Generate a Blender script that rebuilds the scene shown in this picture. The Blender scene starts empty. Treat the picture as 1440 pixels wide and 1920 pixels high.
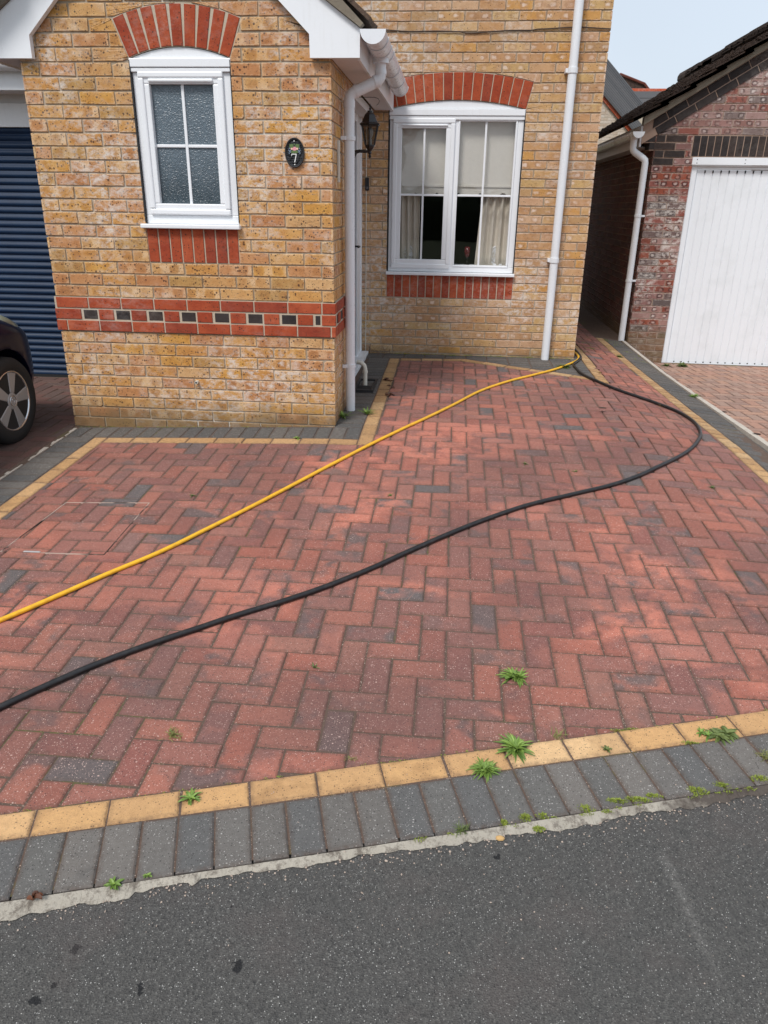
import bpy, math, random
from mathutils import Vector, Matrix
random.seed(7)
R = math.radians
S = bpy.context.scene

# ---------------------------------------------------------------- camera
cam = bpy.data.cameras.new("camera"); co = bpy.data.objects.new("camera", cam); S.collection.objects.link(co)
co.matrix_world = Matrix([[0.9958331816, -0.0470532595, 0.0781169962, 2.638239043],
                          [0.0901976386, 0.3819545039, -0.9197690704, -4.870176560],
                          [0.0134409942, 0.9229825284, 0.3846070618, 1.484765063],
                          [0, 0, 0, 1]])
cam.sensor_fit = 'VERTICAL'; cam.sensor_height = 36; cam.lens = 25.817; cam.clip_end = 1000; cam.clip_start = .05
S.camera = co
# ---------------------------------------------------------------- light: bright overcast
SUN_EL, SUN_AZ = 52, 205       # sun behind the viewer, a little to the left
w = bpy.data.worlds.new("World"); S.world = w; w.use_nodes = True
nt = w.node_tree; bg = nt.nodes['Background']
sky = nt.nodes.new('ShaderNodeTexSky'); sky.sky_type = 'NISHITA'; sky.sun_disc = False
sky.sun_elevation = R(SUN_EL); sky.sun_rotation = R(SUN_AZ); sky.air_density = 1; sky.dust_density = 3
mx = nt.nodes.new('ShaderNodeMix'); mx.data_type = 'RGBA'; mx.inputs[0].default_value = .80
nt.links.new(sky.outputs[0], mx.inputs[6]); mx.inputs[7].default_value = (5.0, 5.55, 6.2, 1)
tcw = nt.nodes.new('ShaderNodeTexCoord'); nz = nt.nodes.new('ShaderNodeTexNoise'); nz.inputs['Scale'].default_value = 2.2
nz.inputs['Detail'].default_value = 4
nt.links.new(tcw.outputs['Generated'], nz.inputs['Vector'])
mr = nt.nodes.new('ShaderNodeMapRange'); mr.inputs[3].default_value = .92; mr.inputs[4].default_value = 1.1
nt.links.new(nz.outputs[0], mr.inputs[0])
mu = nt.nodes.new('ShaderNodeVectorMath'); mu.operation = 'SCALE'
nt.links.new(mx.outputs[2], mu.inputs[0]); nt.links.new(mr.outputs[0], mu.inputs['Scale'])
nt.links.new(mu.outputs[0], bg.inputs[0]); bg.inputs[1].default_value = .092
sl = bpy.data.lights.new("sun", 'SUN'); so = bpy.data.objects.new("sun", sl); S.collection.objects.link(so)
sl.energy = 1.5; sl.angle = R(16); sl.color = (1, .975, .945)
az = R(SUN_AZ)
d = Vector((math.sin(az) * math.cos(R(SUN_EL)), math.cos(az) * math.cos(R(SUN_EL)), math.sin(R(SUN_EL))))
so.rotation_euler = d.to_track_quat('Z', 'Y').to_euler()
S.view_settings.view_transform = 'Standard'; S.view_settings.look = 'None'
S.view_settings.exposure = .76; S.view_settings.gamma = 1
S.cycles.max_bounces = 8; S.cycles.transparent_max_bounces = 12

# ---------------------------------------------------------------- terrain height
HX = [-3, 0, 1.9, 3.9, 4.77, 4.86, 6.5]
HY = [-8, -3.3, -2.8, 0, 2.43, 4.3, 10]
HZ = [[-.2]*7, [-.125, -.125, -.12, -.115, -.12, -.122, -.13], [-.1, -.1, -.1, -.1, -.105, -.112, -.12],
      [-.02, 0, .075, .10, .01, -.03, -.06], [0, .03, .140, .140, .015, -.11, -.15], [0, 0, .15, .12, .02, -.215, -.235], [0, 0, .15, .12, .02, -.215, -.235]]
def h(x, y):
    x = min(max(x, HX[0]), HX[-1]-1e-6); y = min(max(y, HY[0]), HY[-1]-1e-6)
    i = max(k for k in range(len(HX)-1) if HX[k] <= x); j = max(k for k in range(len(HY)-1) if HY[k] <= y)
    t = (x-HX[i])/(HX[i+1]-HX[i]); s = (y-HY[j])/(HY[j+1]-HY[j])
    return (HZ[j][i]*(1-t)+HZ[j][i+1]*t)*(1-s)+(HZ[j+1][i]*(1-t)+HZ[j+1][i+1]*t)*s

# ---------------------------------------------------------------- polygon helpers
def area(p): return .5*sum(p[i][0]*p[(i+1) % len(p)][1]-p[(i+1) % len(p)][0]*p[i][1] for i in range(len(p)))
def halfclip(p, a, b, keep_left=True):
    out = []; n = len(p); sg = 1 if keep_left else -1
    f = lambda q: sg*((b[0]-a[0])*(q[1]-a[1])-(b[1]-a[1])*(q[0]-a[0]))
    for i in range(n):
        A, B = p[i], p[(i+1) % n]; fa, fb = f(A), f(B)
        if fa >= 0: out.append(A)
        if (fa > 1e-12 and fb < -1e-12) or (fa < -1e-12 and fb > 1e-12):
            t = fa/(fa-fb); out.append((A[0]+(B[0]-A[0])*t, A[1]+(B[1]-A[1])*t))
    return out
def clean(p, e=1e-5):
    q = []
    for v in p:
        if not q or abs(v[0]-q[-1][0])+abs(v[1]-q[-1][1]) > e: q.append(v)
    while len(q) > 1 and abs(q[0][0]-q[-1][0])+abs(q[0][1]-q[-1][1]) < e: q.pop()
    return q
def clip_convex(p, c):
    for i in range(len(c)):
        p = halfclip(p, c[i], c[(i+1) % len(c)])
        if len(p) < 3: return []
    return clean(p)
def subtract(p, c):
    if not clip_convex(p, c) or abs(area(clip_convex(p, c))) < 1e-7: return [p]
    out = []
    for i in range(len(c)):
        a, b = c[i], c[(i+1) % len(c)]
        o = clean(halfclip(p, a, b, False))
        if len(o) >= 3 and abs(area(o)) > 1e-6: out.append(o)
        p = clean(halfclip(p, a, b))
        if len(p) < 3: break
    return out
def inset(p, d):
    n = len(p); out = []
    for i in range(n):
        a, b, c = p[i-1], p[i], p[(i+1) % n]
        e1 = (b[0]-a[0], b[1]-a[1]); e2 = (c[0]-b[0], c[1]-b[1])
        l1 = math.hypot(*e1) or 1e-9; l2 = math.hypot(*e2) or 1e-9
        n1 = (-e1[1]/l1, e1[0]/l1); n2 = (-e2[1]/l2, e2[0]/l2)
        k = 1+n1[0]*n2[0]+n1[1]*n2[1]
        if k < .15: k = .15
        out.append((b[0]+d*(n1[0]+n2[0])/k, b[1]+d*(n1[1]+n2[1])/k))
    return out

# ---------------------------------------------------------------- mesh builder
class MB:
    def __init__(s): s.v = []; s.f = []; s.m = []; s.r = []; s.uv = []
    def face(s, idx, mat=0, rnd=(0, 0, 0), uv=None):
        s.f.append(idx); s.m.append(mat); s.r.append(rnd); s.uv.append(uv or [(0, 0)]*len(idx))
    def add(s, pts):
        n = len(s.v); s.v.extend(pts); return list(range(n, n+len(pts)))
    def box(s, x0, x1, y0, y1, z0, z1, mat=0, rnd=(0, 0, 0)):
        if x0 > x1: x0, x1 = x1, x0
        if y0 > y1: y0, y1 = y1, y0
        if z0 > z1: z0, z1 = z1, z0
        i = s.add([(x0, y0, z0), (x1, y0, z0), (x1, y1, z0), (x0, y1, z0), (x0, y0, z1), (x1, y0, z1), (x1, y1, z1), (x0, y1, z1)])
        for q in ((0, 3, 2, 1), (4, 5, 6, 7), (0, 1, 5, 4), (1, 2, 6, 5), (2, 3, 7, 6), (3, 0, 4, 7)): s.face([i[k] for k in q], mat, rnd)
    def prism(s, poly, P, d0, d1, ch=0, mat=0, rnd=(0, 0, 0), c=None, back=False, swap=False, soft=0):
        if area(poly) < 0: poly = poly[::-1]
        n = len(poly)
        if c is None: c = (sum(p[0] for p in poly)/n, sum(p[1] for p in poly)/n)
        U = lambda p, z=0: ((p[1]-c[1], p[0]-c[0], z) if swap else (p[0]-c[0], p[1]-c[1], z))
        rings = [(poly, d0)]
        if ch:
            ip = inset(poly, ch)
            if area(ip) <= 0: return
            rings += [(poly, d1-ch*.8), (ip, d1)]
            if soft:
                i2 = inset(poly, ch+soft)
                if area(i2) > area(poly)*.3: rings += [(i2, d1)]
        else: rings += [(poly, d1)]
        ids = [s.add([P(p[0], p[1], dd) for p in pl]) for pl, dd in rings]
        zf = [1, 1, .75, 0] if soft else [0, 0, 0, 0]
        for k in range(len(rings)-1):
            A, B = ids[k], ids[k+1]; pa, pb = rings[k][0], rings[k+1][0]
            for i in range(n):
                j = (i+1) % n; s.face([A[i], A[j], B[j], B[i]], mat, rnd, [U(pa[i], zf[k]), U(pa[j], zf[k]), U(pb[j], zf[k+1]), U(pb[i], zf[k+1])])
        s.face(ids[-1], mat, rnd, [U(p, 0 if (not soft or len(rings) == 4) else .4) for p in rings[-1][0]])
        if back: s.face(ids[0][::-1], mat, rnd, [U(p) for p in rings[0][0]][::-1])
    def tube(s, pts, r, n=10, mat=0, cap=True, flat=1):
        pts = [Vector(p) for p in pts]; rings = []; up = None
        rr = r if isinstance(r, (list, tuple)) else [r]*len(pts)
        for i, p in enumerate(pts):
            t = (pts[min(i+1, len(pts)-1)]-pts[max(i-1, 0)]).normalized()
            if up is None: up = t.orthogonal().normalized()
            up = (up-t*up.dot(t)); up = up.normalized() if up.length > 1e-6 else t.orthogonal().normalized()
            b = t.cross(up)
            rings.append(s.add([tuple(p+(up*math.cos(a)+b*math.sin(a))*rr[i]) for a in [2*math.pi*k/n for k in range(n)]]))
        for A, B in zip(rings, rings[1:]):
            for k in range(n): s.face([A[k], A[(k+1) % n], B[(k+1) % n], B[k]], mat)
        if cap:
            for q in (rings[0][::-1], rings[-1]): s.face(s.add([s.v[k] for k in q]), mat)
    def lathe(s, prof, M, n=24, mat=0, rot=0):
        rings = []
        for r, z in prof: rings.append(s.add([tuple(M @ Vector((r*math.cos(a), r*math.sin(a), z))) for a in [rot+2*math.pi*k/n for k in range(n)]]))
        for A, B in zip(rings, rings[1:]):
            for k in range(n): s.face([A[k], A[(k+1) % n], B[(k+1) % n], B[k]], mat)
        if prof[0][0] > 1e-4: s.face(s.add([s.v[k] for k in rings[0][::-1]]), mat)
        if prof[-1][0] > 1e-4: s.face(s.add([s.v[k] for k in rings[-1]]), mat)
    def build(s, name, mats, parent=None, smooth=False, bevel=0, label=None):
        me = bpy.data.meshes.new(name); me.from_pydata(s.v, [], s.f)
        mats = mats if isinstance(mats, (list, tuple)) else [mats]
        for m in mats: me.materials.append(m)
        me.polygons.foreach_set('material_index', s.m)
        if smooth: me.polygons.foreach_set('use_smooth', [True]*len(s.f))
        col = me.attributes.new('rnd', 'FLOAT_COLOR', 'CORNER'); uvl = me.attributes.new('buv', 'FLOAT_VECTOR', 'CORNER')
        c = []; u = []
        for f, r, q in zip(s.f, s.r, s.uv):
            for k in range(len(f)): c += [r[0], r[1], r[2], 1]; u += [q[k][0], q[k][1], q[k][2] if len(q[k]) > 2 else 0]
        col.data.foreach_set('color', c); uvl.data.foreach_set('vector', u)
        me.update()
        o = bpy.data.objects.new(name, me); S.collection.objects.link(o)
        if parent: o.parent = parent
        if bevel:
            b = o.modifiers.new('bevel', 'BEVEL'); b.width = bevel; b.segments = 2; b.limit_method = 'ANGLE'; b.angle_limit = R(40)
            b.harden_normals = False
        if label: o['label'] = label
        return o
def boxes(name, mat, parent, lst, bevel=0):
    for b in lst:
        q = MB(); q.box(*b); q.build(name, mat, parent, bevel=bevel)
def rnd3(): return (random.random(), random.random(), random.random())
def tag(o, label=None, cat=None, group=None, kind=None):
    if label: o['label'] = label
    if cat: o['category'] = cat
    if group: o['group'] = group
    if kind: o['kind'] = kind
    return o
def empty(name, loc, label, cat, group=None):
    o = bpy.data.objects.new(name, None); S.collection.objects.link(o); o.empty_display_size = .1
    E0.append((o, loc)); return tag(o, label, cat, group)
E0 = []   # empties are moved to their base at the end, children keep their world place

# ---------------------------------------------------------------- materials
class Mat:
    def __init__(s, name, rough=.6, metal=0, base=None, coat=0, spec=None):
        s.m = bpy.data.materials.new(name); s.m.use_nodes = True; s.t = s.m.node_tree; s.N = s.t.nodes
        s.b = s.N['Principled BSDF']; s.b.inputs['Roughness'].default_value = rough; s.b.inputs['Metallic'].default_value = metal
        s.b.inputs['Coat Weight'].default_value = coat
        if spec is not None: s.b.inputs['Specular IOR Level'].default_value = spec
        if base: s.b.inputs['Base Color'].default_value = (*base, 1)
        s.tc = s.N.new('ShaderNodeTexCoord').outputs['Object']
    def l(s, a, b): s.t.links.new(a, b)
    def put(s, inp, v):
        if isinstance(v, bpy.types.NodeSocket): s.l(v, inp)
        elif isinstance(v, (tuple, list)) and len(v) == 3 and inp.type == 'RGBA': inp.default_value = (*v, 1)
        else: inp.default_value = v
    def attr(s, n):
        a = s.N.new('ShaderNodeAttribute'); a.attribute_name = n; return a
    def sep(s, v):
        a = s.N.new('ShaderNodeSeparateXYZ'); s.l(v, a.inputs[0]); return a.outputs
    def math(s, op, a, b=0, c=0, clamp=False):
        n = s.N.new('ShaderNodeMath'); n.operation = op; n.use_clamp = clamp
        s.put(n.inputs[0], a); s.put(n.inputs[1], b); s.put(n.inputs[2], c); return n.outputs[0]
    def noise(s, scale, detail=3, rough=.6, vec=None, dist=0, out=0):
        n = s.N.new('ShaderNodeTexNoise'); n.inputs['Scale'].default_value = scale; n.inputs['Detail'].default_value = detail
        n.inputs['Roughness'].default_value = rough; n.inputs['Distortion'].default_value = dist
        s.l(vec or s.tc, n.inputs['Vector']); return n.outputs[out]
    def vor(s, scale, vec=None, feature='F1', rand=1):
        n = s.N.new('ShaderNodeTexVoronoi'); n.feature = feature; n.inputs['Scale'].default_value = scale
        n.inputs['Randomness'].default_value = rand; s.l(vec or s.tc, n.inputs['Vector']); return n
    def scalev(s, v, sc):
        n = s.N.new('ShaderNodeVectorMath'); n.operation = 'MULTIPLY'; s.l(v, n.inputs[0]); n.inputs[1].default_value = sc; return n.outputs[0]
    def addv(s, a, b):
        n = s.N.new('ShaderNodeVectorMath'); n.operation = 'ADD'; s.put(n.inputs[0], a); s.put(n.inputs[1], b); return n.outputs[0]
    def ramp(s, f, stops, interp='LINEAR'):
        n = s.N.new('ShaderNodeValToRGB'); cr = n.color_ramp; cr.interpolation = interp
        while len(cr.elements) < len(stops): cr.elements.new(.5)
        for e, (p, c) in zip(cr.elements, stops): e.position = p; e.color = (*c, 1) if isinstance(c, tuple) else (c, c, c, 1)
        s.l(f, n.inputs[0]); return n.outputs[0]
    def mix(s, f, a, b, mode='MIX'):
        n = s.N.new('ShaderNodeMix'); n.data_type = 'RGBA'; n.blend_type = mode
        s.put(n.inputs[0], f); s.put(n.inputs[6], a); s.put(n.inputs[7], b); return n.outputs[2]
    def rng(s, v, a, b, c=0, d=1):
        n = s.N.new('ShaderNodeMapRange'); s.l(v, n.inputs[0])
        for i, x in enumerate((a, b, c, d)): n.inputs[i+1].default_value = x
        return n.outputs[0]
    def bump(s, hgt, dist=.002, strength=1, prev=None):
        n = s.N.new('ShaderNodeBump'); n.inputs['Distance'].default_value = dist; n.inputs['Strength'].default_value = strength
        s.l(hgt, n.inputs['Height'])
        if prev: s.l(prev, n.inputs['Normal'])
        s.l(n.outputs[0], s.b.inputs['Normal']); return n.outputs[0]
    def col(s, c): s.put(s.b.inputs['Base Color'], c)

def srgb(r, g, b):
    f = lambda c: (c/255/12.92 if c/255 <= .04045 else ((c/255+.055)/1.055)**2.4)
    return (f(r), f(g), f(b))

def brick_mat(name, palette, mark_dark, mark_light, mark_p, specks, bloom, wire=.0, marks=(-.062, .062), mark_size=(.03, .021), lift=(.0, .0)):
    m = Mat(name, .88); rr = m.attr('rnd'); r = m.sep(rr.outputs['Color']); uv = m.attr('buv').outputs['Vector']
    n = len(palette); base = m.ramp(r[0], [(i/n, c) for i, c in enumerate(palette)], 'CONSTANT')
    off = m.scalev(rr.outputs['Color'], (31, 17, 23)); vv = m.addv(m.tc, off)
    # fine tonal drift inside each brick
    base = m.mix(m.math('MULTIPLY', m.rng(m.noise(14, 4, .65, vv), .35, .7), .55), base, m.mix(1, base, mark_light, 'MULTIPLY'))
    base = m.mix(m.rng(m.noise(60, 4, .7, vv), .3, .75, 0, .35), base, m.mix(1, base, (.55, .5, .42), 'MULTIPLY'))
    # kiss marks where bricks were stacked in the kiln
    u = m.sep(uv); wob = m.math('MULTIPLY', m.math('SUBTRACT', m.noise(26, 3, .6, vv), .5), .034)
    if mark_p > 0:
        if len(marks) == 3:
            au = m.math('ABSOLUTE', u[0]); du = m.math('MINIMUM', m.math('ABSOLUTE', m.math('SUBTRACT', au, marks[2])), m.math('ADD', au, .0))
        else:
            sh = m.math('MULTIPLY', m.math('SUBTRACT', r[2], .5), .05)
            du = m.math('ABSOLUTE', m.math('SUBTRACT', m.math('ABSOLUTE', m.math('ADD', u[0], sh)), marks[1]))
        du = m.math('DIVIDE', m.math('ADD', du, wob), mark_size[0]); dv = m.math('DIVIDE', m.math('ADD', m.math('ABSOLUTE', u[1]), wob), mark_size[1])
        d = m.math('POWER', m.math('ADD', m.math('POWER', m.math('ABSOLUTE', du), 3), m.math('POWER', m.math('ABSOLUTE', dv), 3)), .333)
        on = m.math('MULTIPLY', m.math('LESS_THAN', r[1], mark_p), m.rng(m.noise(11, 2, .6, vv), .38, .56))
        ring = m.ramp(d, [(0, .15), (.42, .2), (.62, 1), (.8, .85), (1, 0)]) if wire else m.ramp(d, [(0, .75), (.5, 1), (.7, .8), (1, 0)])
        base = m.mix(m.math('MULTIPLY', on, m.math('MULTIPLY', ring, (.85 if wire == 1 else .5) if wire else .55)), base, mark_dark)
        core = m.ramp(d, [(0, 1), (.35, .8), (.55, 0)]) if wire else m.ramp(d, [(.85, 0), (1, .55), (.999, .55), (1, .55)])
        if wire: base = m.mix(m.math('MULTIPLY', m.math('MULTIPLY', on, core), m.rng(r[2], 0, 1, .2, .9)), base, mark_light)
        else:
            out_l = m.math('MULTIPLY', m.rng(d, .9, 1.15), m.rng(m.math('ABSOLUTE', u[1]), .033, .02))
            base = m.mix(m.math('MULTIPLY', m.math('MULTIPLY', on, out_l), m.rng(r[2], 0, 1, .1, .65)), base, mark_light)
    # iron spots
    if specks:
        v = m.vor(75, vv); sp = m.math('LESS_THAN', v.outputs['Distance'], m.math('MULTIPLY', m.math('POWER', m.sep(v.outputs['Color'])[0], 3.2), .42*specks))
        base = m.mix(m.math('MULTIPLY', sp, .85), base, (.05, .02, .012))
        v2 = m.vor(170, vv); sp2 = m.math('LESS_THAN', v2.outputs['Distance'], m.math('MULTIPLY', m.math('POWER', m.sep(v2.outputs['Color'])[0], 3.5), .42*specks))
        base = m.mix(m.math('MULTIPLY', sp2, .6), base, (.1, .04, .02))
    # crease lines from the mould
    cr = m.noise(9, 2, .5, m.scalev(vv, (1, 1, 2.5)), 2.2); crl = m.math('ABSOLUTE', m.math('SUBTRACT', cr, .5))
    crm = m.math('MULTIPLY', m.rng(crl, .010, 0), m.rng(m.noise(7, 1, .5, vv), .52, .6))
    base = m.mix(m.math('MULTIPLY', crm, .5), base, (.16, .08, .035))
    # salts
    bl = m.math('MULTIPLY', m.rng(m.noise(1.5, 2, .5), .42, .6), m.rng(m.noise(14, 5, .75, m.scalev(m.tc, (1, 1, 1.6))), .46, .62))
    base = m.mix(m.math('MULTIPLY', bl, bloom), base, (.72, .66, .6))
    ed = m.math('MULTIPLY', m.sep(uv)[2], m.rng(m.noise(38, 4, .7, vv), .42, .62, .0, .75)); base = m.mix(ed, base, mark_light if bloom > .3 else (.2, .15, .12))
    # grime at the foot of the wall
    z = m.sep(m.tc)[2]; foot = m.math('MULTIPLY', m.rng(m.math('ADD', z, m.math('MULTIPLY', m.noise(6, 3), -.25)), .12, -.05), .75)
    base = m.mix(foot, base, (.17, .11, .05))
    m.col(base)
    m.bump(m.noise(420, 3, .7), .0015, .5, m.bump(m.math('SUBTRACT', m.noise(70, 5, .75, vv), m.math('MULTIPLY', crm, .8)), .004, .7))
    return m.m
buff = brick_mat('buff_brick', [srgb(210, 160, 94), srgb(204, 150, 84), srgb(214, 170, 112), srgb(200, 146, 98), srgb(194, 138, 92), srgb(212, 160, 82), srgb(212, 172, 122), srgb(190, 150, 92), srgb(206, 160, 104), srgb(202, 150, 104), srgb(208, 156, 90)],
                 srgb(166, 114, 66), srgb(226, 196, 158), .6, 1.3, .8, mark_size=(.034, .030))
buff_far = brick_mat('buff_brick_marked', [srgb(208, 168, 116), srgb(201, 157, 110), srgb(212, 177, 130), srgb(198, 154, 110), srgb(210, 174, 138), srgb(208, 158, 92), srgb(206, 166, 124), srgb(191, 154, 110), srgb(206, 168, 134), srgb(190, 150, 110), srgb(206, 172, 118)],
                 srgb(166, 126, 98), srgb(226, 206, 190), .75, .8, .85, wire=.6, mark_size=(.046, .029))
redb = brick_mat('red_brick', [srgb(176, 80, 44), srgb(168, 72, 40), srgb(184, 90, 54), srgb(160, 72, 46)], srgb(130, 60, 40), srgb(200, 130, 100), 0, .9, .15)
darkb = brick_mat('dark_brick', [srgb(62, 54, 52), srgb(54, 48, 48), srgb(70, 58, 54)], srgb(40, 34, 32), srgb(90, 80, 76), 0, 0, .08)
purp = brick_mat('purple_brick', [srgb(146, 82, 70), srgb(156, 96, 86), srgb(120, 100, 96), srgb(170, 132, 124), srgb(138, 74, 58), srgb(104, 92, 90), srgb(158, 84, 62), srgb(150, 110, 104)],
                 srgb(58, 40, 38), srgb(214, 202, 194), .7, .2, .8, wire=1, mark_size=(.040, .029))
gable_b = brick_mat('washed_brick', [srgb(160, 122, 116), srgb(150, 112, 104), srgb(140, 104, 98), srgb(168, 138, 132), srgb(132, 116, 112), srgb(150, 92, 80)],
                 srgb(70, 54, 52), srgb(206, 194, 188), .8, .2, .6, wire=1, mark_size=(.038, .028))
sideb = brick_mat('dark_red_brick', [srgb(112, 58, 44), srgb(102, 52, 40), srgb(96, 60, 50), srgb(120, 66, 50)], srgb(60, 40, 36), srgb(150, 120, 110), 0, .2, .1)  # plain dark red brick without kiln marks
palesb = brick_mat('pale_brick', [srgb(206, 190, 172), srgb(196, 176, 156), srgb(214, 200, 186)], srgb(180, 120, 90), srgb(225, 215, 205), 0, .2, .4)

def mortar_mat(name, c1, c2, bloom):
    m = Mat(name, .95); b = m.mix(m.noise(9, 4), c1, c2)
    bl = m.math('MULTIPLY', m.rng(m.noise(1.5, 2, .5), .42, .62), m.rng(m.noise(10, 4, .7), .4, .62))
    b = m.mix(m.math('MULTIPLY', bl, bloom), b, (.72, .68, .62)); z = m.sep(m.tc)[2]
    m.col(b); m.bump(m.noise(260, 4, .7), .002, .8); return m.m
mortar = mortar_mat('mortar', srgb(150, 132, 108), srgb(172, 156, 134), .75)
mortar_p = mortar_mat('pale_mortar', srgb(196, 182, 160), srgb(178, 164, 144), .4)
mortar_g = mortar_mat('garage_mortar', srgb(150, 122, 106), srgb(168, 146, 130), .2)

def plastic(name, c=(.83, .845, .865), rough=.32):
    m = Mat(name, rough); n = m.noise(3, 4, .6); f = m.noise(40, 3, .6)
    b = m.mix(m.rng(n, .45, .75, 0, .14), c, tuple(x*.82 for x in c)); b = m.mix(m.rng(m.noise(22, 4, .7, m.scalev(m.tc, (1, 1, .12))), .55, .8, 0, .16), b, (.5, .48, .42)); b = m.mix(m.rng(f, .6, .8, 0, .1), b, (.45, .42, .36))
    m.col(b); m.put(m.b.inputs['Roughness'], m.rng(f, .3, .7, rough-.05, rough+.12)); m.bump(m.noise(25, 2), .0006, .35); return m.m
white = plastic('white_upvc'); pipew = plastic('white_pipe', (.78, .795, .82), .28); cream = plastic('aged_pipe', (.66, .63, .55), .4)
soffitw = plastic('soffit_board', (.70, .69, .70), .5); rubber = Mat('black_gasket', .6, base=(.015, .015, .016)).m
blackp = Mat('black_paint', .35, base=(.018, .018, .02)); blackp.bump(blackp.noise(90, 3), .0006, .5); blackp = blackp.m

def paver_mat(name, palette, speck=1, patch=0, tint_dark=(.05, .045, .045), scrape=0, dirt=0, dirtc=(.16, .10, .05)):
    m = Mat(name, .9); rr = m.attr('rnd'); r = m.sep(rr.outputs['Color']); n = len(palette)
    base = m.ramp(r[0], [(i/n, c) for i, c in enumerate(palette)], 'CONSTANT')
    vv = m.addv(m.tc, m.scalev(rr.outputs['Color'], (5, 3, 0)))
    # blended two-tone pavers: a dark corner cloud in some
    dk = m.math('MULTIPLY', m.rng(m.noise(7, 3, .6, vv), .50, .62), m.rng(r[1], .35, .9, 0, 1))
    base = m.mix(m.math('MULTIPLY', dk, patch), base, tint_dark)
    if scrape:
        lt = m.math('MULTIPLY', m.rng(m.noise(5, 2, .5, vv), .52, .62), m.rng(r[2], .45, 1, 0, 1))
        base = m.mix(m.math('MULTIPLY', lt, .5), base, srgb(190, 118, 98))
        sc = m.math('MULTIPLY', m.rng(m.noise(1.1, 3, .6, m.scalev(m.tc, (1, 1.7, 1)), .8), .55, .64), m.rng(m.noise(9, 3, .6), .38, .55))
        base = m.mix(m.math('MULTIPLY', sc, .8), base, srgb(206, 128, 106))
        # broad washed strokes where the jet has already been
        xyz = m.sep(m.tc)
        for (cx_, cy_, rx, ry, an, am) in ((2.75, .05, .75, .10, -.12, .75), (3.15, -.25, .35, .08, -.2, .6), (2.45, .75, .35, .14, .5, .35), (3.05, -1.22, .22, .12, 0, .8), (2.05, -1.1, .22, .16, .6, .6), (1.45, -2.15, .5, .16, .25, .5), (1.75, -2.35, .22, .1, .9, .55), (1.9, -2.5, .2, .12, -.4, .45), (3.7, -2.35, .35, .13, .2, .6), (.9, -1.75, .4, .2, 0, .3), (2.6, 1.75, .5, .07, -.1, .5), (3.35, 1.5, .3, .09, -.6, .55)):
            dx = m.math('SUBTRACT', xyz[0], cx_); dy = m.math('SUBTRACT', xyz[1], cy_); c1, s1 = math.cos(an), math.sin(an)
            a1 = m.math('DIVIDE', m.math('ADD', m.math('MULTIPLY', dx, c1), m.math('MULTIPLY', dy, s1)), rx); a2 = m.math('DIVIDE', m.math('SUBTRACT', m.math('MULTIPLY', dy, c1), m.math('MULTIPLY', dx, s1)), ry)
            dd_ = m.math('ADD', m.math('SQRT', m.math('ADD', m.math('MULTIPLY', a1, a1), m.math('MULTIPLY', a2, a2))), m.math('MULTIPLY', m.math('SUBTRACT', m.noise(6, 4, .7), .5), 1.6))
            base = m.mix(m.math('MULTIPLY', m.rng(dd_, 1.0, .75), am), base, srgb(200, 126, 106))
        # long pale tyre and scrape arcs
        ar = m.math('ABSOLUTE', m.math('SUBTRACT', m.noise(.55, 1, .4, None, 1.0), .5)); ar2 = m.math('MULTIPLY', m.rng(ar, .004, 0), m.rng(m.noise(2.1, 2), .55, .62))
        base = m.mix(m.math('MULTIPLY', ar2, .35), base, srgb(214, 150, 130))
        # damp darker clouds
        dm = m.rng(m.noise(.9, 3, .5), .48, .66); base = m.mix(m.math('MULTIPLY', dm, .65), base, srgb(116, 82, 76))
    if dirt:   # grimier away from the road, where nothing drives
        dd = m.math('MULTIPLY', m.rng(m.sep(m.tc)[1], -2.2, .2), m.rng(m.noise(55, 5, .8), .38, .62, .25, .95))
        base = m.mix(m.math('MULTIPLY', dd, dirt), base, dirtc)
    base = m.mix(m.rng(m.noise(45, 4, .7), .35, .7, 0, .4), base, m.mix(1, base, (.62, .58, .58), 'MULTIPLY'))
    base = m.mix(m.rng(m.noise(260, 3, .8), .5, .75, 0, .55), base, m.mix(1, base, (.4, .38, .38), 'MULTIPLY'))
    for sc_, amt, pw in ((120, .34, 2.2), (240, .42, 2.6)):
        v = m.vor(sc_); c = m.sep(v.outputs['Color'])
        sp = m.math('LESS_THAN', v.outputs['Distance'], m.math('MULTIPLY', m.math('POWER', c[0], pw), amt*speck))
        base = m.mix(m.math('MULTIPLY', m.math('MULTIPLY', sp, m.rng(c[1], 0, 1, .2, .85)), m.rng(m.noise(2.6, 3, .6), .35, .65, .35, 1)), base, srgb(222, 190, 176) if scrape else srgb(205, 200, 194))
    ez = m.sep(m.attr('buv').outputs['Vector'])[2]; ed = m.math('MULTIPLY', ez, m.rng(m.noise(50, 4, .75), .36, .62, .1, .85)); base = m.mix(ed, base, m.mix(.75, base, srgb(84, 68, 58)))
    v = m.vor(150, m.addv(m.tc, (3.3, 1.7, 0))); sp = m.math('LESS_THAN', v.outputs['Distance'], m.math('MULTIPLY', m.math('POWER', m.sep(v.outputs['Color'])[0], 2.5), .4))
    base = m.mix(m.math('MULTIPLY', sp, .6), base, (.03, .025, .025))
    m.col(base); m.bump(m.noise(300, 4, .8), .003, .8, m.bump(m.noise(24, 3), .004, .5)); return m.m
redpave = paver_mat('red_block', [srgb(158, 108, 95), srgb(150, 103, 92), srgb(166, 108, 92), srgb(144, 100, 91), srgb(174, 108, 90), srgb(154, 102, 90), srgb(134, 95, 88), srgb(164, 100, 84), srgb(148, 94, 84), srgb(156, 108, 94), srgb(138, 92, 84), srgb(166, 107, 91), srgb(106, 98, 96), srgb(152, 96, 82), srgb(146, 100, 90), srgb(158, 98, 84), srgb(150, 96, 84), srgb(162, 106, 92)],
                    1.0, .8, srgb(98, 92, 90), 1)
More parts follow.
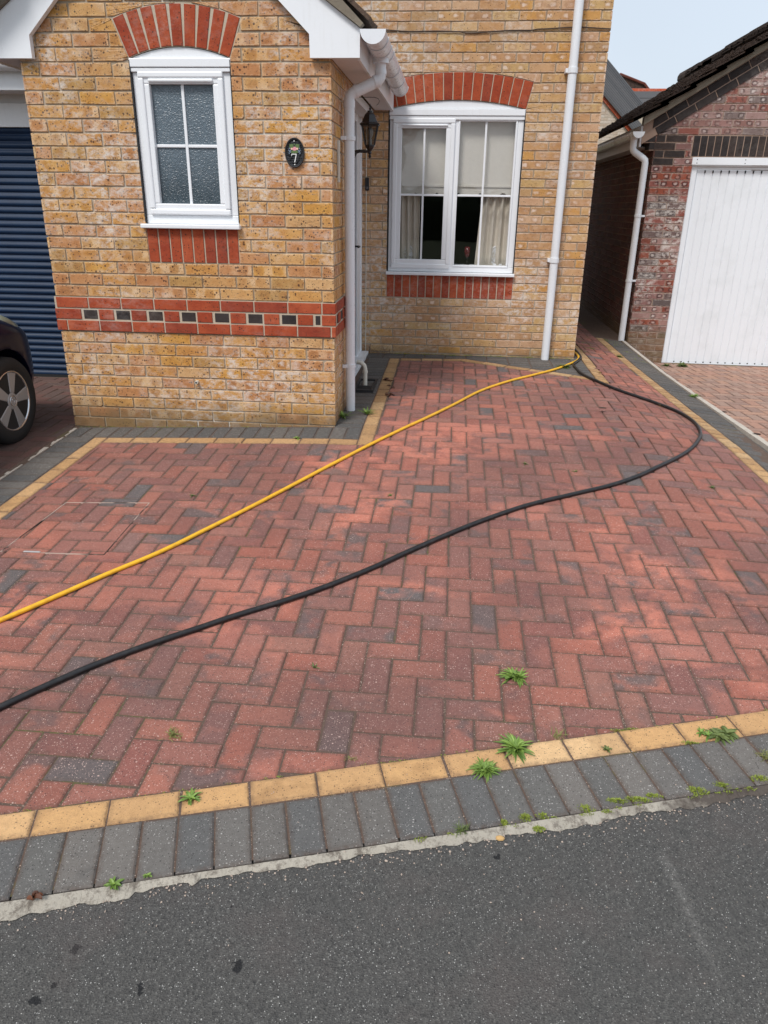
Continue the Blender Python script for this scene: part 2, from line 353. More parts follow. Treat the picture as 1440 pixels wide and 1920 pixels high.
fadedpave = paver_mat('faded_block', [srgb(182, 148, 130), srgb(168, 134, 118), srgb(182, 140, 120), srgb(172, 142, 126), srgb(186, 146, 124), srgb(160, 130, 116)], .6, .2, srgb(130, 105, 95))
mauvepave = paver_mat('mauve_block', [srgb(108, 82, 74), srgb(98, 75, 69), srgb(112, 80, 72), srgb(102, 82, 75)], .5, .3, srgb(88, 74, 72))  # mauve-brown blocks; shading from car and wall darkened into the palette
greypave = paver_mat('charcoal_block', [srgb(113, 109, 104), srgb(106, 104, 100), srgb(119, 114, 108), srgb(100, 99, 97), srgb(110, 106, 101)], .9, .3, srgb(74, 74, 74), dirt=.6, dirtc=(.045, .038, .032))
yellowpave = paver_mat('buff_block', [srgb(222, 178, 126), srgb(214, 168, 114), srgb(228, 188, 138), srgb(206, 162, 112)], .35, .55, srgb(166, 126, 84), dirt=.6)

m = Mat('joint_sand', 1.0); b = m.mix(m.noise(60, 4, .7), srgb(78, 63, 54), srgb(110, 90, 78)); v = m.vor(230)
b = m.mix(m.math('MULTIPLY', m.math('LESS_THAN', v.outputs['Distance'], m.math('MULTIPLY', m.math('POWER', m.sep(v.outputs['Color'])[0], 2.2), .45)), m.rng(m.noise(4, 3), .4, .65, .15, .9)), b, srgb(196, 172, 152))
gm = m.math('MULTIPLY', m.rng(m.noise(2.2, 4, .6), .55, .66), m.rng(m.noise(30, 2), .45, .55)); b = m.mix(m.math('MULTIPLY', gm, .7), b, srgb(92, 96, 40)); m.col(b); m.bump(m.noise(200, 3), .004, 1); sand = m.m

m = Mat('asphalt', .88); b = m.mix(m.noise(1.3, 4, .55), srgb(68, 66, 64), srgb(78, 76, 73))
v = m.vor(230); c = m.sep(v.outputs['Color'])
b = m.mix(m.rng(c[0], 0, 1, 0, .75), b, m.mix(c[1], (.02, .02, .019), srgb(108, 106, 101)))
for sc_, amt in ((110, .20), (210, .34)):
    v2 = m.vor(sc_); cc = m.sep(v2.outputs['Color']); sp = m.math('LESS_THAN', v2.outputs['Distance'], m.math('MULTIPLY', m.math('POWER', cc[0], 3), amt))
    b = m.mix(m.math('MULTIPLY', sp, m.rng(cc[1], 0, 1, .2, .8)), b, srgb(196, 194, 188))
# damp prints on the road and a pale scuff
xy = m.sep(m.tc); tot = None
wn = m.math('MULTIPLY', m.math('SUBTRACT', m.noise(70, 3, .6), .5), .05)
for (px, py, pr) in [(1.826, -3.736, .014), (1.821, -3.824, .012), (1.795, -3.86, .016), (2.015, -3.813, .013), (2.219, -3.74, .018), (2.16, -3.588, .010), (2.83, -3.376, .007)]:
    dx = m.math('SUBTRACT', xy[0], px); dy = m.math('MULTIPLY', m.math('SUBTRACT', xy[1], py), .8)
    dd = m.math('ADD', m.math('SQRT', m.math('ADD', m.math('MULTIPLY', dx, dx), m.math('MULTIPLY', dy, dy))), wn)
    k = m.rng(dd, pr*.75, pr*.5); tot = k if tot is None else m.math('MAXIMUM', tot, k)
b = m.mix(m.math('MULTIPLY', tot, .95), b, (.008, .008, .009))
ln = m.math('ABSOLUTE', m.math('ADD', m.math('SUBTRACT', xy[0], 3.285), m.math('MULTIPLY', m.math('ADD', xy[1], 3.35), .11)))
sf = m.math('MULTIPLY', m.rng(m.math('ADD', ln, m.math('MULTIPLY', m.math('SUBTRACT', m.noise(60, 3), .5), .03)), .022, .004), m.math('MULTIPLY', m.rng(xy[1], -3.75, -3.5), m.rng(xy[1], -3.31, -3.34)))
b = m.mix(m.math('MULTIPLY', m.math('MULTIPLY', sf, m.rng(m.noise(120, 4, .8), .4, .6)), .3), b, srgb(150, 146, 140))
b = m.mix(m.math('MULTIPLY', m.rng(m.noise(5, 4, .65), .5, .7), .3), b, srgb(92, 82, 78))
m.col(b); m.bump(v.outputs['Distance'], .004, .7, m.bump(m.noise(60, 4, .7), .004, .6)); asphalt = m.m

m = Mat('concrete', .95); b = m.mix(m.noise(14, 5, .7), srgb(150, 142, 128), srgb(196, 188, 174)); b = m.mix(m.rng(m.noise(28, 5, .8), .48, .62, 0, .8), b, srgb(96, 86, 76))
x = m.sep(m.tc)[0]; b = m.mix(m.math('MULTIPLY', m.rng(m.math('ADD', x, m.math('MULTIPLY', m.noise(9, 4, .7), .9)), 3.62, 3.9), .9), b, srgb(70, 60, 54)); m.col(b); m.bump(m.noise(90, 5, .8), .006, .9); concrete = m.m
m = Mat('edge_concrete', .95); b = m.mix(m.noise(14, 5, .7), srgb(182, 170, 156), srgb(206, 198, 186)); b = m.mix(m.rng(m.noise(30, 4, .7), .55, .7, 0, .5), b, srgb(128, 116, 104)); m.col(b); m.bump(m.noise(90, 5, .8), .005, .9); edgec = m.m
m = Mat('verge_mortar', .95); b = m.mix(m.noise(8, 5, .7), srgb(104, 94, 80), srgb(150, 140, 124)); m.col(b); m.bump(m.noise(60, 5, .8), .006, .9); vergem = m.m
m = Mat('grey_render', .95); b = m.mix(m.noise(14, 5, .7), srgb(150, 140, 124), srgb(178, 170, 155)); m.col(b); m.bump(m.noise(90, 5, .8), .006, .9); grey_r = m.m

m = Mat('roof_tile', .95); r = m.sep(m.attr('rnd').outputs['Color'])
b = m.mix(r[0], srgb(78, 62, 54), srgb(108, 88, 74)); b = m.mix(m.rng(m.noise(16, 5, .75), .5, .66), b, srgb(40, 32, 28)); b = m.mix(m.rng(m.noise(34, 4, .7), .62, .75), b, srgb(120, 108, 84))
m.col(b); m.bump(m.noise(40, 5, .8), .02, 1); tile = m.m
m = Mat('slate_tile', .7); r = m.sep(m.attr('rnd').outputs['Color']); m.col(m.mix(r[0], srgb(70, 70, 72), srgb(88, 86, 86))); m.bump(m.noise(40, 5, .8), .01, .6); slate = m.m
m = Mat('ground_grass', 1); m.col(m.mix(m.noise(.6, 5), (.05, .07, .025), (.09, .10, .05))); groundm = m.m

m = Mat('shutter_blue', .42, spec=.3); m.col(m.mix(m.rng(m.noise(5, 4), .4, .8), srgb(12, 38, 66), srgb(18, 46, 76))); m.bump(m.noise(300, 2), .0004, .3); shutter = m.m
m = Mat('door_blue', .35); m.col(srgb(18, 28, 44)); doorb = m.m
m = Mat('door_white', .35); m.col(m.mix(m.rng(m.noise(4, 4), .5, .8), (.82, .845, .87), (.74, .765, .78))); m.bump(m.noise(4, 2), .004, .4); doorw = m.m

m = Mat('yellow_hose', .38); m.col(m.mix(m.rng(m.noise(30, 4), .45, .8), srgb(244, 186, 40), srgb(214, 158, 46))); m.bump(m.noise(140, 2), .0008, .5); yhose = m.m
m = Mat('black_hose', .42); m.col(m.mix(m.rng(m.noise(40, 4), .5, .8), (.012, .012, .013), (.04, .036, .033))); m.bump(m.noise(140, 2), .0008, .6); bhose = m.m

def glass_mat(name, tint=(1, 1, 1), rough=0.0, bumpy=None, extra=0.0):
    m = Mat(name); t = m.t; tr = m.N.new('ShaderNodeBsdfTransparent'); tr.inputs[0].default_value = (*tint, 1)
    gl = m.N.new('ShaderNodeBsdfGlossy'); gl.inputs['Roughness'].default_value = rough
    fr = m.N.new('ShaderNodeFresnel'); gb = m.N.new('ShaderNodeNewGeometry'); m.l(m.math('SUBTRACT', 1.5, m.math('MULTIPLY', gb.outputs['Backfacing'], .8333)), fr.inputs[0])
    mxs = m.N.new('ShaderNodeMixShader'); m.l(m.math('ADD', fr.outputs[0], extra, clamp=True), mxs.inputs[0]); m.l(tr.outputs[0], mxs.inputs[1]); m.l(gl.outputs[0], mxs.inputs[2])
    bn = m.N.new('ShaderNodeBump'); bn.inputs['Distance'].default_value = .002; bn.inputs['Strength'].default_value = .25; m.l(m.noise(2.5, 2), bn.inputs['Height']); m.l(bn.outputs[0], gl.inputs['Normal'])
    m.l(mxs.outputs[0], m.N['Material Output'].inputs[0]); return m.m
glass = glass_mat('window_glass', (.96, .96, .96), 0, extra=.0)
lampglass = glass_mat('lantern_glass', (.6, .58, .56), .1)
m = Mat('obscure_glass', .3, spec=.6)
z = m.sep(m.tc)[2]; b = m.mix(m.noise(5, 3), srgb(84, 98, 108), srgb(104, 116, 124)); b = m.mix(m.rng(m.math('ADD', z, m.math('MULTIPLY', m.noise(6, 3), .35)), 1.95, 1.55), b, srgb(34, 48, 54)); m.col(b)  # sky reflection painted into the base colour: paler above, dark below
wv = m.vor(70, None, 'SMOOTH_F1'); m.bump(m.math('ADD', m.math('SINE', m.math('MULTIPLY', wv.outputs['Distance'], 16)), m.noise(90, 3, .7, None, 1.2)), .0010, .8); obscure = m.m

m = Mat('car_paint', .3, 0, coat=.2, spec=.25); m.col(srgb(10, 15, 40)); carp = m.m
m = Mat('tyre', .8); m.col((.014, .014, .014)); m.bump(m.noise(80, 2), .002, .6); tyrem = m.m
alloy = Mat('alloy_face', .38, .3, base=(.36, .36, .36)).m; alloyb = Mat('alloy_bright', .22, .9, base=(.62, .62, .64)).m
lens = Mat('lamp_lens', .15, base=srgb(120, 124, 108), coat=1).m; carglass = Mat('car_glass', .05, base=(.01, .012, .014), coat=1).m
metal = Mat('steel_edge', .45, .8, base=(.45, .42, .38)).m; galv = Mat('galvanised', .4, .6, base=(.6, .6, .6)).m
grate = Mat('black_grate', .5, base=(.02, .02, .022)).m

def leafmat(name, c1, c2):
    m = Mat(name, .55); r = m.sep(m.attr('rnd').outputs['Color']); m.col(m.mix(m.math('ADD', m.math('MULTIPLY', r[0], .7), m.math('MULTIPLY', m.noise(60, 2), .3)), c1, c2))
    m.b.inputs['Subsurface Weight'].default_value = .0
    return m.m
green = leafmat('weed_leaf', srgb(58, 88, 34), srgb(142, 170, 74)); dkgreen = leafmat('dull_leaf', srgb(66, 84, 42), srgb(112, 124, 62))
grassm = leafmat('grass_blade', srgb(88, 104, 42), srgb(152, 142, 84)); mossm = leafmat('moss_tip', srgb(96, 112, 30), srgb(150, 160, 62)); brownl = leafmat('dead_leaf', srgb(60, 36, 26), srgb(116, 70, 44)); strawm = leafmat('straw', srgb(150, 120, 70), srgb(196, 164, 104))

# ================================================================ GROUND
YL = lambda x: -3.377+.291*(x-1.43)      # upper edge of the buff course along the road
CT, ST = math.cos(math.atan(.291)), math.sin(math.atan(.291))
P_ground = lambda u, v, dd: (u, v, h(u, v)+dd)
def flat_sheet(name, xs, yf, nrow, dz, mat, kind='structure'):
    mb = MB(); ids = []
    for x in xs: ids.append(mb.add([(x, yf(x, j/nrow), h(x, yf(x, j/nrow))+dz) for j in range(nrow+1)]))
    for a, b in zip(ids, ids[1:]):
        for j in range(nrow): mb.face([a[j], b[j], b[j+1], a[j+1]])
    return tag(mb.build(name, mat), kind=kind)
xs = [-30, -15, -6]+[-4+.25*i for i in range(58)]+[12, 18, 30]
yb = lambda x: YL(min(max(x, -6), 12))-.335
flat_sheet('road', xs, lambda x, t: -10+(yb(x)+.05+10)*t, 40, -.014, asphalt)
mb = MB(); i = mb.add([(-300, -300, -.42), (300, -300, -.42), (300, 300, -.42), (-300, 300, -.42)]); mb.face(i)
tag(mb.build('ground', groundm), kind='structure')

def lay(mb, quad, ch=.005, mat=0, gap=.0035, clipr=None, hgt=0, sink=.02):
    p = inset(quad if area(quad) > 0 else quad[::-1], gap)
    r = rnd3(); tx, ty, dz = random.uniform(-.011, .011), random.uniform(-.011, .011), random.uniform(-.0018, .0016)
    cx = sum(q[0] for q in p)/len(p); cy = sum(q[1] for q in p)/len(p)
    PP = lambda u, v, dd: (u, v, h(u, v)+dd+dz+(u-cx)*tx+(v-cy)*ty)
    if clipr:
        # the region may be concave: clip the region by the convex paver
        sub = clip_convex(list(clipr), p)
        if len(sub) < 3 or abs(area(sub)) < .0005: return
        if abs(abs(area(sub))-area(p)) < 1e-6: sub = p
        p = sub if area(sub) > 0 else sub[::-1]
        ii = inset(p, ch)
        if area(ii) <= 0: return
    mb.prism(p, PP, -sink, hgt, ch, mat, r, soft=.011)
def herring(mb, region, a=.1, ox=.08, oy=-.04, ph=2, mat=0, ang=0):
    x0 = min(p[0] for p in region); x1 = max(p[0] for p in region); y0 = min(p[1] for p in region); y1 = max(p[1] for p in region)
    ca, sa = math.cos(ang), math.sin(ang); cx, cy = (x0+x1)/2, (y0+y1)/2; ex = (x1-x0)*.75*abs(sa)+(y1-y0)*.75*abs(sa)
    T = lambda x, y: (cx+(x-cx)*ca-(y-cy)*sa, cy+(x-cx)*sa+(y-cy)*ca)
    for ix in range(int((x0-ex-ox)/a)-2, int((x1+ex-ox)/a)+2):
        for iy in range(int((y0-ex-oy)/a)-2, int((y1+ex-oy)/a)+2):
            k = (ix+iy-ph) % 4; x, y = ox+ix*a, oy+iy*a
            if k == 0: q = [(x, y), (x+2*a, y), (x+2*a, y+a), (x, y+a)]
            elif k == 2: q = [(x, y), (x+a, y), (x+a, y+2*a), (x, y+2*a)]
            else: continue
            q = [T(*t) for t in q]
            if max(t[0] for t in q) < x0 or min(t[0] for t in q) > x1 or max(t[1] for t in q) < y0 or min(t[1] for t in q) > y1: continue
            lay(mb, q, clipr=region, mat=mat, gap=random.uniform(.0018, .0034))
def course(mb, pts, w, pitch, side=1, mat=0, clipr=None, hgt=0):
    """a course of blocks along a polyline; side=+1 lays them to its left"""
    for (a, b) in zip(pts, pts[1:]):
        L = math.hypot(b[0]-a[0], b[1]-a[1]); n = max(1, round(L/pitch)); t = ((b[0]-a[0])/L, (b[1]-a[1])/L); nn = (-t[1]*side, t[0]*side)
        for i in range(n):
            s0, s1 = L*i/n, L*(i+1)/n
            q = [(a[0]+t[0]*s0, a[1]+t[1]*s0), (a[0]+t[0]*s1, a[1]+t[1]*s1)]; q += [(q[1][0]+nn[0]*w, q[1][1]+nn[1]*w), (q[0][0]+nn[0]*w, q[0][1]+nn[1]*w)]
            lay(mb, q, mat=mat, clipr=clipr, hgt=hgt, gap=random.uniform(.0016, .003))
# right-hand border line (inner edge of the buff course)
RB = [(4.70, -2.43), (4.54, -.6), (4.46, .9), (4.38, 2.5), (4.37, 4.25)]
off = lambda pl, dd: [(x+dd, y) for x, y in pl]
region = [(.35, -3.69)]+RB+[(4.38, 7.5), (4.03, 7.5), (4.03, 1.45), (3.36, 1.83), (2.75, 2.17), (2.17, 2.12), (2.17, -.34), (.35, -.34)]
mb = MB(); herring(mb, region)
# bed of jointing sand under every block
nx = 46
def bedpart(xa, xb, y1f, n=30):
    ids = []
    for x in sorted([xa+(xb-xa)*i/nx for i in range(nx+1)]+[4.76, 4.77, 4.86, 4.87]):
        ya = YL(x)-.3; yb_ = y1f(x)
        ids.append(mb.add([(x, ya+(yb_-ya)*j/n, h(x, ya+(yb_-ya)*j/n)-.0045) for j in range(n+1)]))
    for a, b in zip(ids, ids[1:]):
        for j in range(n): mb.face([a[j], b[j], b[j+1], a[j+1]], 1)
bedpart(-6, 9.5, lambda x: 10, 60)
tag(mb.build('driveway', [redpave, sand]), kind='structure')
# buff and charcoal edging courses
ye = MB(); gr = MB()
A, B = (-2.5, YL(-2.5)), (9, YL(9))
course(ye, [A, B], .1, .2, -1)
A2, B2 = (-2.5+.1*ST, YL(-2.5)-.1*CT), (9+.1*ST, YL(9)-.1*CT)
course(gr, [A2, B2], .2, .1, -1)
course(ye, [(.25, -3.66), (.25, -.24)], .1, .2, -1); course(gr, [(.04, -3.72), (.04, -.24)], .21, .1, -1)
course(gr, [(.04, -.24), (2.07, -.24)], .22, .1, 1); course(ye, [(.35, -.34), (2.07, -.34)], .1, .2, 1)
course(gr, [(2.07, -.02), (2.07, 2.2)], .2, .1, 1); course(gr, [(2.07, -.24), (2.07, -.02)], .001, .1, 1) if 0 else None
course(ye, [(2.07, -.34), (2.07, 2.2)], .1, .2, -1)
for a_, b_ in zip([(2.17, 2.22), (2.78, 2.27), (3.39, 1.93), (4.03, 1.55)], [(2.78, 2.27), (3.39, 1.93), (3.92, 1.615), None]):
    if b_: course(ye, [a_, b_], .095, .2, -1)
course(ye, [(3.92, 1.52), (3.92, 7)], .1, .1, -1)
greg = [(2.07, 2.2), (2.17, 2.225), (2.78, 2.275), (3.39, 1.935), (3.915, 1.62), (3.915, 7), (3.85, 7), (3.85, 2.43), (1.8, 2.43), (1.8, 2.2)]
for iy in range(0, 60):
    for ix in range(0, 12):
        x, y = 1.80+ix*.2, 1.53+iy*.1; lay(gr, [(x, y), (x+.2, y), (x+.2, y+.1), (x, y+.1)], clipr=greg)
course(ye, RB, .1, .1, -1); course(gr, off(RB, .1), .21, .1, -1)
tag(ye.build('driveway_edging', yellowpave), kind='structure'); tag(gr.build('kerb', greypave), kind='structure')
# concrete haunch at the road and beside the neighbour's drive
mb = MB(); N_ = 1100; top = []; bot = []
for i in range(N_+1):
    x = -2.5+11.5*i/N_; y0 = YL(x)-.3/CT-.003
    wv = .029+.004*math.sin(x*5.1)+.006*math.sin(x*17)+.003*math.sin(x*63)+.003*math.sin(x*111+2)+random.uniform(-.0015, .0015)
    if 2.05 < x < 2.75: wv *= .75
    if x < 1.9: wv += .010
    if 1.9 < x < 2.03: wv -= .012
    wv = max(.012, wv); top.append((x, y0)); bot.append((x+.2*wv, y0-wv))
for i in range(N_):
    q = [bot[i], bot[i+1], top[i+1], top[i]]
    ids = mb.add([(p[0], p[1], h(*p)+(random.uniform(-.012, -.010) if k < 2 else -.002)) for k, p in enumerate(q)]); mb.face(ids)
tag(mb.build('kerb_haunch', concrete), kind='structure')
mb = MB()
pl = off(RB, .315)
for a, b in zip(pl, pl[1:]):
    n = 14
    for i in range(n):
        t0, t1 = i/n, (i+1)/n; A = (a[0]+(b[0]-a[0])*t0, a[1]+(b[1]-a[1])*t0); B = (a[0]+(b[0]-a[0])*t1, a[1]+(b[1]-a[1])*t1); j = random.uniform(.038, .046)
        mb.prism([A, (A[0]+j, A[1]), (B[0]+j, B[1]), B], lambda u, v, dd: (u, v, h(min(u, 4.76), v)+dd), -.15, .008, 0, 0)
tag(mb.build('concrete_edging', edgec), kind='structure')
mb = MB()
for i in range(90):
    y = -.05-i*.04; g = random.uniform(.004, .026)
    if random.random() < .2: continue
    mb.prism([(.036-g, y-.04), (.037, y-.04), (.037, y), (.036-g*random.uniform(.6, 1.3), y)], P_ground, -.04, .002, 0, 0)
tag(mb.build('mortar_edging', edgec), kind='structure')
mb = MB(); herring(mb, [(4.99, -2.32), (8.6, -1.3), (8.6, 4.28), (4.80, 4.28), (4.78, 2.5), (4.84, .9), (4.91, -.6)], mat=0, ox=.02, ph=1)
tag(mb.build('neighbour_driveway', fadedpave), kind='structure')
mb = MB(); herring(mb, [(-3.4, -4.6), (-.01, -3.7), (-.01, 1.46), (-3.4, 1.46)], ox=.03, ph=3)
tag(mb.build('side_driveway', mauvepave), kind='structure')

# ================================================================ BRICKWORK
def arc_hole(u0, u1, z0, zs, rise, n=8, extra=0):
    """convex polygon of an opening with a segmental arched head"""
    c = (u0+u1)/2; a = (u1-u0)/2; Rr = (a*a+rise*rise)/(2*rise); zc = zs+rise-Rr; al = math.asin(a/Rr)
    R2 = Rr+extra; pts = []
    for i in range(n+1):
        t = al-2*al*i/n; pts.append((c+R2*math.sin(t), zc+R2*math.cos(t)))
    return [(u0, z0), (u1, z0)]+pts, (c, zc, Rr, al)
def brickwall(mb, P, u0, u1, z0, z1, holes=(), zoff=0, matf=lambda u, z: 1, clip=None, phase=0, d=0, body=.22, body_front=-.0075, mortar_i=0, bl=.225):
    e_ = .007; rect = [(u0+e_, z0), (u1-e_, z0), (u1-e_, z1), (u0+e_, z1)]
    pieces = [rect] if clip is None else [clip_convex(rect, clip)]
    for hl in holes: pieces = [q for p in pieces for q in subtract(p, hl)]
    for p in pieces: mb.prism(p, P, -body, body_front, 0, mortar_i, back=True)
    k0 = math.floor((z0-zoff)/.075)-1; k1 = math.ceil((z1-zoff)/.075)+1
    for k in range(k0, k1):
        za = zoff+k*.075; o = phase+(.1125 if k % 2 else 0)
        n0 = math.floor((u0-o)/bl)-1; n1 = math.ceil((u1-o)/bl)+1
        for n in range(n0, n1):
            ua = o+n*bl; j = lambda: random.uniform(-.0024, .0024)
            a, b = max(ua+.005, u0), min(ua+bl-.005, u1); c, e = max(za+.005, z0), min(za+.070, z1)
            if b-a < .012 or e-c < .012: continue
            je = lambda v, lim: v if v in lim else v+j()
            lim = (u0, u1)
            q = [(je(a, lim), c+j()), (je(b, lim), c+j()), (je(b, lim), e+j()), (je(a, lim), e+j())]
            if random.random() < .16:
                k_ = random.randrange(4); V0, Va, Vb = q[k_], q[k_-1], q[(k_+1) % 4]; t1, t2 = random.uniform(.006, .016), random.uniform(.005, .012)
                if V0[0] not in lim:
                    la = math.hypot(Va[0]-V0[0], Va[1]-V0[1]); lb = math.hypot(Vb[0]-V0[0], Vb[1]-V0[1])
                    q[k_:k_+1] = [(V0[0]+(Va[0]-V0[0])*t1/la, V0[1]+(Va[1]-V0[1])*t1/la), (V0[0]+(Vb[0]-V0[0])*t2/lb, V0[1]+(Vb[1]-V0[1])*t2/lb)]
            ps = [q] if clip is None else [clip_convex(q, clip)]
            for hl in holes: ps = [s for p in ps if len(p) >= 3 for s in subtract(p, hl)]
            mt = matf((a+b)/2, za+.04, )
            if mt is None: continue
            r = rnd3(); dd = d+random.uniform(-.0022, .0015)
            for p in ps:
                if len(p) >= 3 and abs(area(p)) > .0004: mb.prism(p, P, -.014, dd, .0022, mt, r, c=(ua+bl/2, za+.0375), soft=.007)
def soldiers(mb, P, u0, n, z0, z1, mat, pitch=.075, dark=None, d=0):
    for i in range(n):
        a = u0+i*pitch; mb.prism([(a+.005, z0+.004), (a+pitch-.005, z0+.004), (a+pitch-.005, z1-.004), (a+.005, z1-.004)], P, -.012, d+random.uniform(-.001, .001), .0022, mat, rnd3(), swap=True)
def arch(mb, P, prm, n, mat, depth=.215, body=.1, mort=0, d=0):
    c, zc, Rr, al = prm; Ro = Rr+depth
    outer = [(c+Ro*math.sin(t), zc+Ro*math.cos(t)) for t in [al*1.0-2*al*i/16 for i in range(17)]]; inner = [(c+Rr*math.sin(t), zc+Rr*math.cos(t)) for t in [al-2*al*i/16 for i in range(17)]]
    for i in range(16): mb.prism([outer[i], outer[i+1], inner[i+1], inner[i]], P, -body, -.005+d, 0, mort, back=True)
    g = .0048
    for i in range(n):
        t0 = al-2*al*i/n; t1 = al-2*al*(i+1)/n; wi = Rr*(t0-t1); bw = wi-.009; tm = (t0+t1)/2; tw = bw*1.10   # bricks barely tapered, joints widen outwards
        sx, cx_ = math.sin(tm), math.cos(tm); F = lambda rad, off_: (c+rad*sx+off_*cx_, zc+rad*cx_-off_*sx)
        mb.prism([F(Rr+.002, -bw/2), F(Rr+.002, bw/2), F(Ro-.006, tw/2), F(Ro-.006, -tw/2)], P, -.012, d+random.uniform(-.001, .001), .0022, mat, rnd3(), swap=True)

XR, D = 1.879, 2.434
house = empty('brick_house', (0.94, 2.4, 0), 'buff brick house with red brick arches, white downpipes, gabled porch and blue roller door', 'house')
Pf = lambda u, z, dd: (u, -dd, z)                    # porch front
Pr = lambda u, z, dd: (u, D-dd, z)                   # main wall
Ps = lambda u, z, dd: (XR+dd, u, z)                  # porch side, facing +x
Pe = lambda u, z, dd: (3.848+dd, u, z)               # east wall of the house
Pw = lambda u, z, dd: (0-dd, -u, z)                  # porch west side
# --- porch front
ph_, pprm = arc_hole(.672, 1.284, 1.345, 2.27, .06)
pext, _ = arc_hole(.672, 1.284, 2.27, 2.27, .06)
def fullhole(u0, u1, z0, zs, rise, depth, zbot):
    poly, prm = arc_hole(u0, u1, z0, zs, rise); c, zc, Rr, al = prm; Ro = Rr+depth
    o = [(c+Ro*math.sin(t), zc+Ro*math.cos(t)) for t in [al-2*al*i/10 for i in range(11)]]
    return poly, [(u0, zs-.002), (u1, zs-.002)]+o, prm
win, arcz, pprm = fullhole(.672, 1.284, 1.345, 2.27, .06, .215, 0)
rect_sold = [(.672, 1.125), (1.272, 1.125), (1.272, 1.35), (.672, 1.35)]
mb = MB()
bandm = lambda u, z: None if .675 < z < .9 else 1
gclip = [(0, -.1), (XR, -.1), (XR, 2.33), (.94, 3.2), (0, 2.33)]
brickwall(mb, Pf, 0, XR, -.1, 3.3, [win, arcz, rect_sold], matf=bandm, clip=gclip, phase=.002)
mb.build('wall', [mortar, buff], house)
mb = MB(); soldiers(mb, Pf, .672, 8, 1.127, 1.345, 1); mb.prism(rect_sold, Pf, -.1, -.006, 0, 0); mb.build('soldier_course', [mortar_p, redb], house)
mb = MB(); arch(mb, Pf, pprm, 9, 1, mort=0); mb.build('arch', [mortar_p, redb], house)
# --- band course, three courses standing 12 mm proud, dark headers in the middle one
def band(mb, P, u0, u1, phase, wrap0=False, wrap1=False, dark=2):
    mb.prism([(u0-(.010 if wrap0 else 0), .679), (u1+(.010 if wrap1 else 0), .679), (u1+(.010 if wrap1 else 0), .898), (u0-(.010 if wrap0 else 0), .898)], P, -.05, .006, 0, 0, back=True)
    e0, e1 = u0-(.012 if wrap0 else 0), u1+(.012 if wrap1 else 0)
    for row, z in enumerate((.675, .75, .825)):
        if row != 1:
            o = phase+(.06 if row == 0 else .0)
            for n in range(-3, 30):
                a, b = max(o+n*.225+.005, e0), min(o+(n+1)*.225-.005, e1)
                if b-a > .02: mb.prism([(a, z+.005), (b, z+.005), (b, z+.070), (a, z+.070)], P, -.01, .012, .0022, 1, rnd3())
        else:
            for n in range(-3, 30):
                c = phase+.228-.1+n*.225+.1
                a, b = max(c-.056, e0), min(c+.056, e1)
                if n == 7 and wrap1: a, b = 1.745, 1.795
                if b-a > .03 and (c < 1.7 or (n == 7 and wrap1)): mb.prism([(a+.012, z+.008), (b-.006, z+.008), (b-.006, z+.066), (a+.012, z+.066)], P, -.01, .0085, .002, dark, rnd3())
                a, b = max(c+.062, e0), min(c+.225-.062, e1)
                if n == -1 and wrap0: a = e0
                if c > 1.7: a, b = max(1.800, e0), e1
                if n == 6 and wrap1: b = 1.74
                if b-a > .02: mb.prism([(a, z+.005), (b, z+.005), (b, z+.070), (a, z+.070)], P, -.01, .012, .0022, 1, rnd3())
                if c > 1.7: break
mb = MB(); band(mb, Pf, 0, XR, 0, True, True)
band(mb, Ps, 0, 1.0, .05); mb.build('band_course', [mortar_p, redb, darkb], house)
# --- porch sides
DX0 = 1.735
mb = MB(); brickwall(mb, Ps, 0, 1.0, -.1, 2.3, matf=bandm, phase=.05, body=.1)
mb.build('side_wall', [mortar, buff], house)
mb = MB(); mb.box(DX0, XR-.008, .99, 1.0, -.1, 2.25, 0); mb.build('door_reveal', mortar, house)
mb = MB(); brickwall(mb, Pw, -D, 0, -.1, 2.3, matf=bandm, phase=.03, body=.1)
mb.build('side_wall', [mortar, buff], house)
mb = MB(); band(mb, Pw, -1.5, 0, .22, False, False, 1)
mb.build('band_course', [mortar_p, redb, darkb], house)
# --- main wall
W0, W1 = 2.008, 3.205
rwin, rarc, rprm = fullhole(W0, W1, .885, 2.275, .07, .215, 0)
rsold = [(W0, .675), (W0+1.2, .675), (W0+1.2, .9), (W0, .9)]
mb = MB(); brickwall(mb, Pr, 1.7, 3.848, 0, 3.6, [rwin, rarc, rsold], phase=.05)
brickwall(mb, Pr, -.3, 1.7, 2.2, 5.2, phase=.05); brickwall(mb, Pr, 1.7, 3.848, 3.6, 5.2, phase=.05); brickwall(mb, Pr, -3.4, -.3, 2.2, 5.2, phase=.05)
brickwall(mb, Pe, D, 9, -.1, 5.2, phase=.03, body=.2)
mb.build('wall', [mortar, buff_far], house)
mb = MB(); soldiers(mb, Pr, W0, 16, .677, .895, 1); mb.prism(rsold, Pr, -.1, -.006, 0, 0); mb.build('soldier_course', [mortar_p, redb], house)
mb = MB(); arch(mb, Pr, rprm, 15, 1); mb.build('arch', [mortar_p, redb], house)
# small lead flashing square by the gutter end
mb = MB(); mb.box(1.99, 2.06, D-.012, D-.004, 2.44, 2.53); mb.build('flashing', Mat('lead', .5, .3, base=(.2, .21, .22)).m, house)

